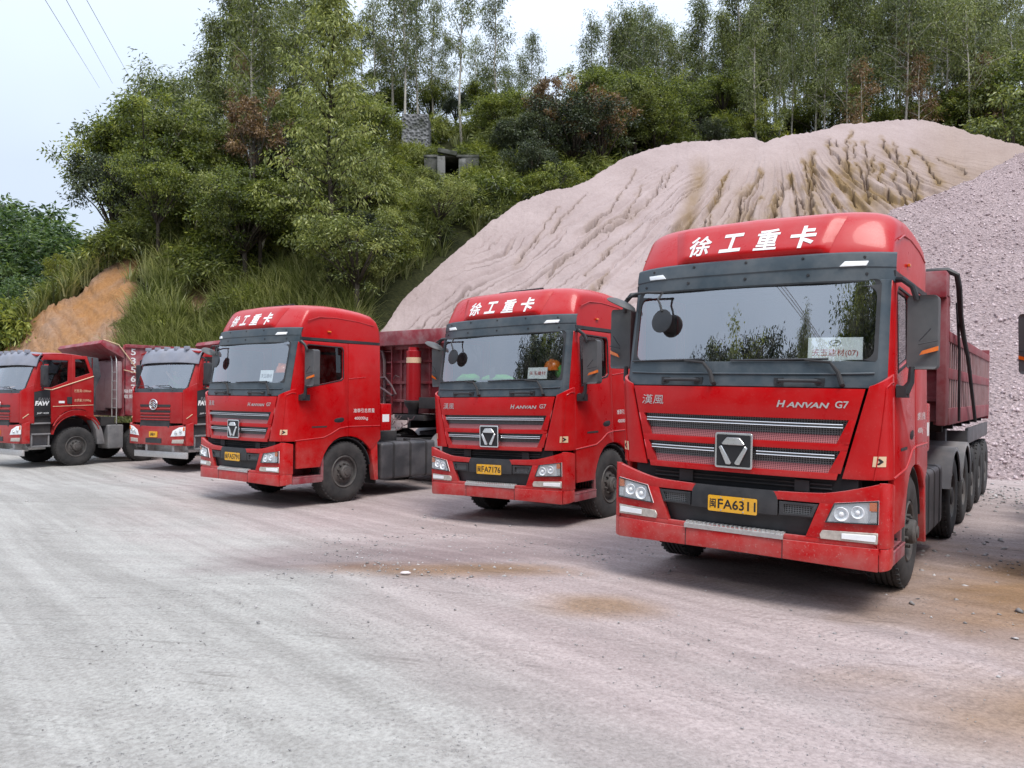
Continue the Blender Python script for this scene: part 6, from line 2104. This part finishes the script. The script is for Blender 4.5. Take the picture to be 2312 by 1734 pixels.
# ---- shrubs on the slope
def shrub_at(t, Y, kit, s, label, group, name="shrub"):
    z = hill_at(t, Y)
    thing_from(SH[kit], ("stems", "foliage"), name, (t * Y, Y, z - .15), random.uniform(0, 6.28), (s, s, s * random.uniform(.8, 1.15)), label, "shrub", group)
def cover(n, t0, t1, u0, u1, kits, s0, s1, label, group, avoid=None):
    k = 0
    while k < n:
        t, u = random.uniform(t0, t1), random.uniform(u0, u1)
        yf, yr = float(tab(t, HF)), float(tab(t, HR))
        Y = yf + (yr - yf) * u
        if avoid and avoid(t, Y):
            continue
        shrub_at(t, Y, random.choice(kits), random.uniform(s0, s1), label, group)
        k += 1
def clear(t, Y):
    px, py = t * Y, Y
    if t < -.50 and Y < 39.2:
        return True
    if abs(t + .405) < .028 and abs(Y - 35.5) < 3:
        return True
    if t > -.20:
        e_, y0_ = float(tab(t + .045, SE)), float(tab(t + .045, ST))
        if Y < (y0_ + CAMH / .72) / (1 - e_ / .72) + 1.2:
            return True
    if -.125 < t < -.05 and 39.5 < Y < 46:
        return True
    return -.15 < t < -.03 and 44.6 < Y < 51
cover(26, -.53, -.38, .92, 1.15, [0, 1, 3], .8, 1.4, "leafy shrub above the bare bank on the left slope", "shrubs above the bare bank", clear)
cover(34, -.40, -.2, .5, 1.1, [0, 1, 3, 0, 4], .8, 1.5, "leafy shrub on the slope around the tall tiered tree", "shrubs on the middle slope", clear)
cover(36, -.22, .02, .38, 1.1, [0, 1, 1, 3, 0], .9, 1.5, "leafy shrub between the tiered tree and the ruined hut", "shrubs on the slope below the hut", clear)
cover(34, 0, .2, .4, 1.1, [0, 1, 2, 3, 4], 1.0, 1.8, "leafy shrub on the slope above the sand heap's left edge", "shrubs above the sand heap", clear)
cover(40, .2, .68, .62, 1.0, [0, 1, 2, 3, 4], 1.0, 1.9, "undergrowth shrub below the forest on top of the sand heap", "undergrowth shrubs of the right forest")
cover(14, -.72, -.50, 1.15, 1.6, [3, 0], 1.0, 1.6, "shrub behind the bare bank at the left edge", "dark shrubs at the left edge")

# ---- more leafy growth on the slope, down to the lorries and the heap's edge
for n, t0, t1, u0, u1, h0, h1, kits, lab, grp in (
        (12, -.40, -.20, .42, .95, 3.5, 6.0, (BT, BL, BL), "leafy tree on the middle slope between the grass and the tiered tree", "leafy trees on the middle slope"),
        (16, -.205, -.06, .22, .85, 3.0, 5.5, (BL, BL, BT, BD), "bushy light tree between the tiered tree and the sand heap", "bushy trees left of the sand heap"),
        (10, -.05, .09, .35, .9, 3.0, 5.0, (BL, BT, BD), "bushy tree below the ruined hut beside the heap", "bushy trees below the hut"),
        (14, .06, .24, .75, 1.05, 4.0, 7.0, (BT, BL, BT), "leafy tree on the skyline slope above the sand heap's left shoulder", "leafy trees above the left shoulder")):
    k = 0
    while k < n:
        t, u = random.uniform(t0, t1), random.uniform(u0, u1)
        yf, yr = float(tab(t, HF)), float(tab(t, HR))
        Y = yf + (yr - yf) * u
        kit = random.choice(kits)
        h = random.uniform(h0, h1)
        if clear(t, Y) or (t < -.27 and Y < 34) or (-.19 < t < -.02 and Y < 51 and hill_at(t, Y) + h * 1.05 > CAMH + (.235 if -.14 < t < -.04 else .262) * Y):
            continue
        sw = h / 8
        thing_from(kit[random.randrange(len(kit))], ("trunk", "crown"), "leafy_tree", (t * Y, Y, hill_at(t, Y) - .3), random.uniform(0, 6.28), (sw * 1.1, sw * 1.1, sw), lab, "tree", grp)
        k += 1
for x_, y_, s_ in ((914, 396, .8), (1024, 398, .9), (905, 352, .9), (1040, 352, 1.0), (880, 345, .9), (940, 335, .6), (1010, 335, .7)):
    p = at(x_ * 1.0452, y_ * 1.0452, 45.0 if y_ > 390 else 47.6)
    thing_from(SH[random.choice((0, 1, 3))], ("stems", "foliage"), "shrub", (p.x, p.y, min(p.z - .4, hill_at(p.x / p.y, p.y) + .8)), random.uniform(0, 6), s_, "shrub growing against the ruined hut", "shrub", "shrubs around the ruined hut")

cover(30, -.50, -.20, .04, .5, [0, 1, 3, 1], .45, .95, "small leafy bush among the tall grass behind the parked lorries", "small bushes among the tall grass", clear)
# ---- tall grass (nobody could count it)
def grass_mesh():
    pts = []
    def zone(n, t0, t1, u0, u1, dens=None):
        k = 0
        while k < n:
            t, u = RNG.uniform(t0, t1), RNG.uniform(u0, u1)
            yf, yr = float(tab(t, HF)), float(tab(t, HR))
            Y = yf + (yr - yf) * u
            if dens and RNG.uniform() > dens(t, Y, u):
                continue
            pts.append((t * Y, Y, hill_at(t, Y), RNG.uniform(.75, 1.25)))
            k += 1
    edge = lambda t, Y, u: float(np.clip((t + .517 - .036 * (Y - 30) / 9) / .03 + .35 * math.sin(Y * 3.1), 0.0, 1)) * (0.15 if abs(t + .405) < .024 and abs(Y - 35.5) < 2.4 else 1)
    zone(1900, -.53, -.19, .0, .42, edge)
    zone(600, -.52, -.15, .4, 1.0, edge)
    zone(380, -.22, .02, .0, .95, lambda t, Y, u: .0 if clear(t, Y) or (-.13 < t < -.04 and 44.8 < Y < 50) else 1)
    zone(200, 0, .22, .3, 1.0, lambda t, Y, u: 0. if clear(t, Y) else 1)
    zone(150, .45, .68, .55, .95)
    zone(50, -.53, -.43, 1.02, 1.10)
    zone(36, -.64, -.52, 1.03, 1.12)
    A = np.array(pts)
    nb = 30
    k = len(A) * nb
    C = np.repeat(A, nb, 0)
    az = RNG.uniform(0, 2 * np.pi, k)
    base = C[:, :3] + np.stack([np.cos(az), np.sin(az), np.zeros(k)], 1) * RNG.uniform(0, .28, k)[:, None]
    base[:, 2] -= .1
    L = RNG.uniform(.9, 2.0, k) * C[:, 3]
    lean = RNG.uniform(.35, 1.0, k)
    dirh = np.stack([np.cos(az), np.sin(az)], 1)
    w = RNG.uniform(.035, .07, k)
    side = np.stack([-np.sin(az), np.cos(az)], 1)
    rows = []
    for f in (0, .4, .75, 1.0):
        h = L * (f - .42 * lean * f ** 2.6)
        r = L * lean * f ** 1.7 * .8
        c = base + np.concatenate([dirh * r[:, None], h[:, None]], 1)
        ww = w * (1 - f ** 2 * .95) * .5
        s3 = np.concatenate([side * ww[:, None], np.zeros((k, 1))], 1)
        rows += [c - s3, c + s3]
    co = np.stack(rows, 1).reshape(-1, 3)
    b0 = (np.arange(k) * 8)[:, None]
    q = np.concatenate([b0 + np.array([[0, 1, 3, 2]]), b0 + np.array([[2, 3, 5, 4]]), b0 + np.array([[4, 5, 7, 6]])], 1).reshape(-1, 4).astype(np.int32)
    me = bpy.data.meshes.new("tall_grass")
    me.vertices.add(len(co)); me.vertices.foreach_set("co", co.astype(np.float32).ravel())
    me.loops.add(q.size); me.loops.foreach_set("vertex_index", q.ravel())
    me.polygons.add(len(q)); me.polygons.foreach_set("loop_start", np.arange(0, q.size, 4, dtype=np.int32))
    me.update(calc_edges=True)
    tt = np.repeat(RNG.normal(.54, .13, len(A)), nb) + RNG.normal(0, .17, k)
    dry = np.repeat(RNG.uniform(size=len(A)) < .05, nb)
    a = me.attributes.new("tone", 'FLOAT', 'POINT')
    a.data.foreach_set("value", np.repeat(np.clip(np.where(dry, 1.0, tt), 0, 1), 8).astype(np.float32))
    me.materials.append(LM['grass'])
    return me
go = link(bpy.data.objects.new("tall_grass", grass_mesh()))
tag(go, "tall arching silver grass covering the slope behind the parked lorries", "grass", kind='stuff')

# pale seed plumes along the sand heap's upper left shoulder
b = MB()
for k in range(70):
    t = random.uniform(.075, .20) if k < 55 else random.uniform(-.42, -.30)
    Y = (float(tab(t, ST)) + 21) if t > 0 else random.uniform(37, 42)
    Y += random.uniform(-1, 2)
    z = hill_at(t, Y)
    h = random.uniform(1.8, 3.0)
    a = random.uniform(0, 6.28)
    dx, dy = .35 * math.cos(a), .35 * math.sin(a)
    x = t * Y
    b.tube([(x, Y, z), (x + dx * .3, Y + dy * .3, z + h * .6), (x + dx * .7, Y + dy * .7, z + h * .8), (x + dx * 1.1, Y + dy * 1.1, z + h), (x + dx * 1.5, Y + dy * 1.5, z + h * 1.06)], [.012, .012, .06, .05, .01], 5)
pm = b.build("seed_plumes", plain("plume", (.42, .38, .30), .9, 0, .2, 6), None, smooth=60)
tag(pm, "pale feathery seed plumes of the tall grass", "grass", kind='stuff')

# ================================================================== RUIN ON THE HILL
def stone_mat(name, a, b_, sc):
    m = NT(name)
    v = m.n.new("ShaderNodeTexVoronoi")
    v.inputs["Scale"].default_value = sc
    m.l.new(m.tc.outputs["Object"], v.inputs["Vector"])
    n = m.noise(1.2, 6, .7)
    c = m.mix(m.ramp(v.outputs["Distance"], .1, .7), b_, a)
    c = m.mix(m.ramp(n, .45, .65), c, (.045, .05, .035))
    m.base(c); m.set(Roughness=.95, Specular_IOR_Level=.2)
    m.bump(v.outputs["Distance"], 1.0, .12)
    return m.m
def slope_block(u0, v0, u1, v1, Y, depth, name, mat, label, cat, rough=.06, cuts=7):
    p0, p1 = at(u0 * 1.0452, v1 * 1.0452, Y), at(u1 * 1.0452, v0 * 1.0452, Y)
    b = MB(); b.box((p0.x, Y, p0.z - 4), (p1.x, Y + depth, p1.z))
    bmesh.ops.subdivide_edges(b.bm, edges=b.bm.edges[:], cuts=cuts, use_grid_fill=True)
    for v in b.bm.verts:
        q = fbm(np.array([v.co.x * 2.1 + v.co.y]), np.array([v.co.z * 2.1]), 3, 5)[0]
        q2 = fbm(np.array([v.co.z * 2.3 + v.co.y]), np.array([v.co.x * 1.7]), 3, 9)[0]
        v.co += Vector((q, q2, .6 * q)) * rough * 4
    o = b.build(name, mat, None, smooth=30)
    return tag(o, label, cat)
slope_block(868, 246, 925, 335, 48.5, 2.0, "stone_pillar", stone_mat("rubble_stone", (.26, .26, .27), (.10, .10, .10), 5.5), "grey rubble stone pillar standing on the wooded hillside", "stone pillar", .03)
hut = bpy.data.objects.new("ruined_hut", None)
link(hut)
cm = stone_mat("mossy_concrete", (.16, .158, .145), (.09, .09, .08), .8)
def hp(u, v, Y=46.0):
    p = at(u * 1.0452, v * 1.0452, Y); return p
a0, a1 = hp(916, 396), hp(1034, 340)
d0, d1 = hp(968, 398), hp(985, 350)
b = MB()
Yh = 46.0
b.box((a0.x, Yh, a0.z - 2), (d0.x - .28, Yh + .3, a1.z)); b.box((d1.x + .32, Yh, a0.z - 2), (a1.x, Yh + .3, a1.z)); b.box((d0.x - .28, Yh, d1.z + .35), (d1.x + .32, Yh + .3, a1.z))
b.box((a0.x, Yh + .3, a0.z - 2), (a0.x + .3, Yh + 3, a1.z)); b.box((a1.x - .3, Yh + .3, a0.z - 2), (a1.x, Yh + 3, a1.z)); b.box((a0.x, Yh + 3, a0.z - 2), (a1.x, Yh + 3.2, a1.z))
bmesh.ops.subdivide_edges(b.bm, edges=b.bm.edges[:], cuts=5, use_grid_fill=True)
for v in b.bm.verts:
    q = fbm(np.array([v.co.x * 1.9 + v.co.y]), np.array([v.co.z * 1.9]), 3, 15)[0]
    v.co += Vector((.10 * q, .25 * q, .12 * q))
b.build("wall", cm, hut)
b = MB()
b.box((a0.x - .04, Yh - .04, a1.z), (a1.x + .04, Yh + 3.3, a1.z + .16))
b.build("roof_slab", cm, hut, bevel=.05)
b = MB()
b.box((d0.x - .62, Yh - .35, a0.z - 2), (d0.x - .16, Yh - .003, d1.z + .25)); b.box((d1.x + .18, Yh - .35, a0.z - 2), (d1.x + .60, Yh - .003, d1.z + .1))
b.build("door_post", stone_mat("pale_concrete", (.24, .235, .225), (.15, .15, .14), .8), hut, bevel=.03)
b = MB()
Mt = Matrix.Translation((d0.x - .05, Yh - .45, d1.z + .55)) @ Matrix.Rotation(R(12), 4, 'Y')
b.box((-.55, .05, -.16), (.6, .42, .10), Mt)
b.build("lintel", cm, hut, bevel=.03)
tag(hut, "ruined grey concrete hut with a dark doorway on the hillside", "hut")
# ================================================================== OVERHEAD WIRES, LOOSE STONES, ACROSS THE YARD
for u0, u1, v1, lab in ((92, 215, 190, "leftmost of the three thin overhead wires at the top left"), (138, 243, 180, "middle one of the three thin overhead wires at the top left"), (182, 290, 185, "rightmost of the three thin overhead wires at the top left")):
    A, B = at(u0 * 1.0452, -10, 26), at(u1 * 1.0452, v1 * 1.0452, 72)
    A2 = A + (A - B) * .6
    pts = []
    for k in range(25):
        f = k / 24
        p = A2.lerp(B, f)
        pts.append(p)
    b = MB(); b.tube(pts, .011, 5)
    o = b.build("overhead_wire", plain("wire", (.30, .31, .33), .6), None)
    tag(o, lab, "wire", "thin overhead wires")

def stone_field():
    P, Sz, Tn = [], [], []
    def add(n, x0, x1, y0, y1, s0, s1, dens=None):
        k = 0
        while k < n:
            x, y = RNG.uniform(x0, x1), RNG.uniform(y0, y1)
            if abs(x) > .72 * y + 1:
                continue
            if RNG.uniform() > np.clip(.5 + 2.2 * fbm(np.array([x * .8]), np.array([y * .8]), 3, 77)[0], .05, 1):
                continue
            if dens and RNG.uniform() > dens(x, y):
                continue
            P.append((x, y)); Sz.append(s0 * (s1 / s0) ** (RNG.uniform() ** 2.2)); Tn.append(RNG.uniform())
            k += 1
    add(1500, -4, 5, 2.6, 6, .002, .009)
    add(1600, -8, 7, 5, 12, .003, .014)
    add(1400, -2.5, 2.0, 7.4, 10.5, .004, .022)
    add(1800, 3.0, 10, 5, 17, .006, .045)
    add(900, -16, 6, 10, 24, .006, .03)
    add(500, 8, 13, 13, 17.5, .008, .04)
    P = np.array(P); Sz = np.array(Sz)
    z = ground_z(P[:, 0], P[:, 1])
    _a = P[:, 0] * 0
    ic = np.array([(1, 0, 0), (-1, 0, 0), (0, 1, 0), (0, -1, 0), (0, 0, 1), (0, 0, -1)], float)
    fc = np.array([(0, 2, 4), (2, 1, 4), (1, 3, 4), (3, 0, 4), (2, 0, 5), (1, 2, 5), (3, 1, 5), (0, 3, 5)], np.int32)
    n = len(P)
    V = np.repeat(ic[None], n, 0) + RNG.normal(0, .28, (n, 6, 3))
    V[:, :, 2] *= .6
    V *= Sz[:, None, None] * RNG.uniform(.7, 1.3, (n, 1, 3))
    V += np.stack([P[:, 0], P[:, 1], z + Sz * .15], 1)[:, None, :]
    F = (fc[None] + (np.arange(n) * 6)[:, None, None]).reshape(-1, 3)
    me = bpy.data.meshes.new("loose_stones")
    me.vertices.add(n * 6); me.vertices.foreach_set("co", V.astype(np.float32).ravel())
    me.loops.add(F.size); me.loops.foreach_set("vertex_index", F.astype(np.int32).ravel())
    me.polygons.add(len(F)); me.polygons.foreach_set("loop_start", np.arange(0, F.size, 3, dtype=np.int32))
    me.update(calc_edges=True)
    a = me.attributes.new("tone", 'FLOAT', 'POINT')
    a.data.foreach_set("value", np.repeat(Tn, 6).astype(np.float32))
    m = NT("loose_stone")
    m.base(m.mix(m.attr("tone"), (.20, .19, .187), (.50, .47, .46)))
    m.set(Roughness=.9)
    me.materials.append(m.m)
    return me
so = link(bpy.data.objects.new("loose_stones", stone_field()))
tag(so, "scattered small grey stones on the dusty yard", "stones", kind='stuff')
# stones lying on the gravel heap
def heap_stones():
    n = 9000
    t, s_ = RNG.uniform(.46, .69, n), RNG.uniform(0, 1, n) ** .8
    e, y0 = tab(t, GE), tab(t, GT)
    yc = (y0 + CAMH / .72) / (1 - e / .72)
    Y = y0 + (yc - y0) * s_
    me0 = grav.data
    k = len(me0.vertices)
    co = np.empty(k * 3, np.float32); me0.vertices.foreach_get("co", co); co = co.reshape(-1, 3)
    vis = (np.abs(co[:, 0] / np.maximum(co[:, 1], 1) - .575) < .125)
    pts = co[vis]
    pts = pts[RNG.integers(0, len(pts), n)] + RNG.normal(0, .04, (n, 3)) * np.array([1, 1, .2])
    sz = .017 * (4.0 ** (RNG.uniform(size=n) ** 2.5))
    ic = np.array([(1, 0, 0), (-1, 0, 0), (0, 1, 0), (0, -1, 0), (0, 0, 1), (0, 0, -1)], float)
    fc = np.array([(0, 2, 4), (2, 1, 4), (1, 3, 4), (3, 0, 4), (2, 0, 5), (1, 2, 5), (3, 1, 5), (0, 3, 5)], np.int32)
    V = (np.repeat(ic[None], n, 0) + RNG.normal(0, .28, (n, 6, 3))) * sz[:, None, None] + pts[:, None, :]
    F = (fc[None] + (np.arange(n) * 6)[:, None, None]).reshape(-1, 3)
    me = bpy.data.meshes.new("gravel_stones")
    me.vertices.add(n * 6); me.vertices.foreach_set("co", V.astype(np.float32).ravel())
    me.loops.add(F.size); me.loops.foreach_set("vertex_index", F.astype(np.int32).ravel())
    me.polygons.add(len(F)); me.polygons.foreach_set("loop_start", np.arange(0, F.size, 3, dtype=np.int32))
    me.update(calc_edges=True)
    a = me.attributes.new("tone", 'FLOAT', 'POINT')
    a.data.foreach_set("value", np.repeat(RNG.uniform(size=n), 6).astype(np.float32))
    m = NT("gravel_stone")
    m.base(m.mix(m.attr("tone"), s2l((150, 132, 133)), s2l((207, 188, 189))))
    m.set(Roughness=.9)
    me.materials.append(m.m)
    return me
gs = link(bpy.data.objects.new("gravel_stones", heap_stones()))
tag(gs, "loose stones lying on the face of the gravel heap", "stones", kind='stuff')
# one pale flat stone by the tan patch
b = MB()
b.lathe([(0, .05), (.6, .045), (.95, .02), (1, 0), (.9, -.02), (0, -.02)], Matrix.Diagonal((.055, .028, .35, 1)), 9)
o = b.build("pale_stone", MT['alu'] if False else plain("pale_stone", (.62, .55, .55), .8), None, smooth=25)
q = at(916, 1321, 8.0)
yy = 7.62
o.location = (-1.05, yy, float(ground_z(np.array(-1.05), np.array(yy))) + .012)
tag(o, "pale flat stone lying by the tan patch in mid yard", "stone")

# wooded slope across the yard, seen only in the windscreens
def far_slope():
    n, k = 70, 14
    th = np.linspace(R(193), R(285), n)       # behind and to the left of the camera
    s = np.linspace(0, 1, k)
    TH, S_ = np.meshgrid(th, s)
    r = 32 + 24 * S_
    X, Y = r * np.cos(TH), r * np.sin(TH)
    top = (19 + 3.0 * np.sin(TH * 7) + 6 * fbm(TH * 3, TH * 0, 3, 90)) * np.clip((TH - R(193)) / R(12), 0.05, 1)
    Z = -0.5 + np.maximum(top, 1.5) * S_ ** .8
    return X, Y, Z
X, Y, Z = far_slope()
fsl = grid_mesh("far_slope", X, Y, Z, hill.data.materials[0], {"bank": np.zeros_like(X)})
fsl['kind'] = 'structure'
for k in range(34):
    dg = 198 + 72 * (k + random.random()) / 34
    th = R(dg)
    r = random.uniform(42, 50)
    kit, i, H_ = random.choice(((BD, 0, 8), (BT, 1, 8), (BT, 0, 8), (BD, 1, 8)))
    if k in (13, 14, 22, 23, 25, 26, 27, 28):
        kit, i, H_ = ED, k % 3, 17
    x, y = r * math.cos(th), r * math.sin(th)
    z0 = max(0.0, (r - 33) * .5)
    el = {13: 30, 14: 28.5}.get(k, 33 if k > 21 else (22.5 if dg < 200 else random.uniform(24.5, 27)))
    s = (CAMH + r * math.tan(R(el)) - z0) / H_
    thing_from(kit[i], ("trunk", "crown"), "leafy_tree", (x, y, z0), random.uniform(0, 6), s, "tree of the wood across the yard, reflected in the windscreens", "tree", "trees across the yard")
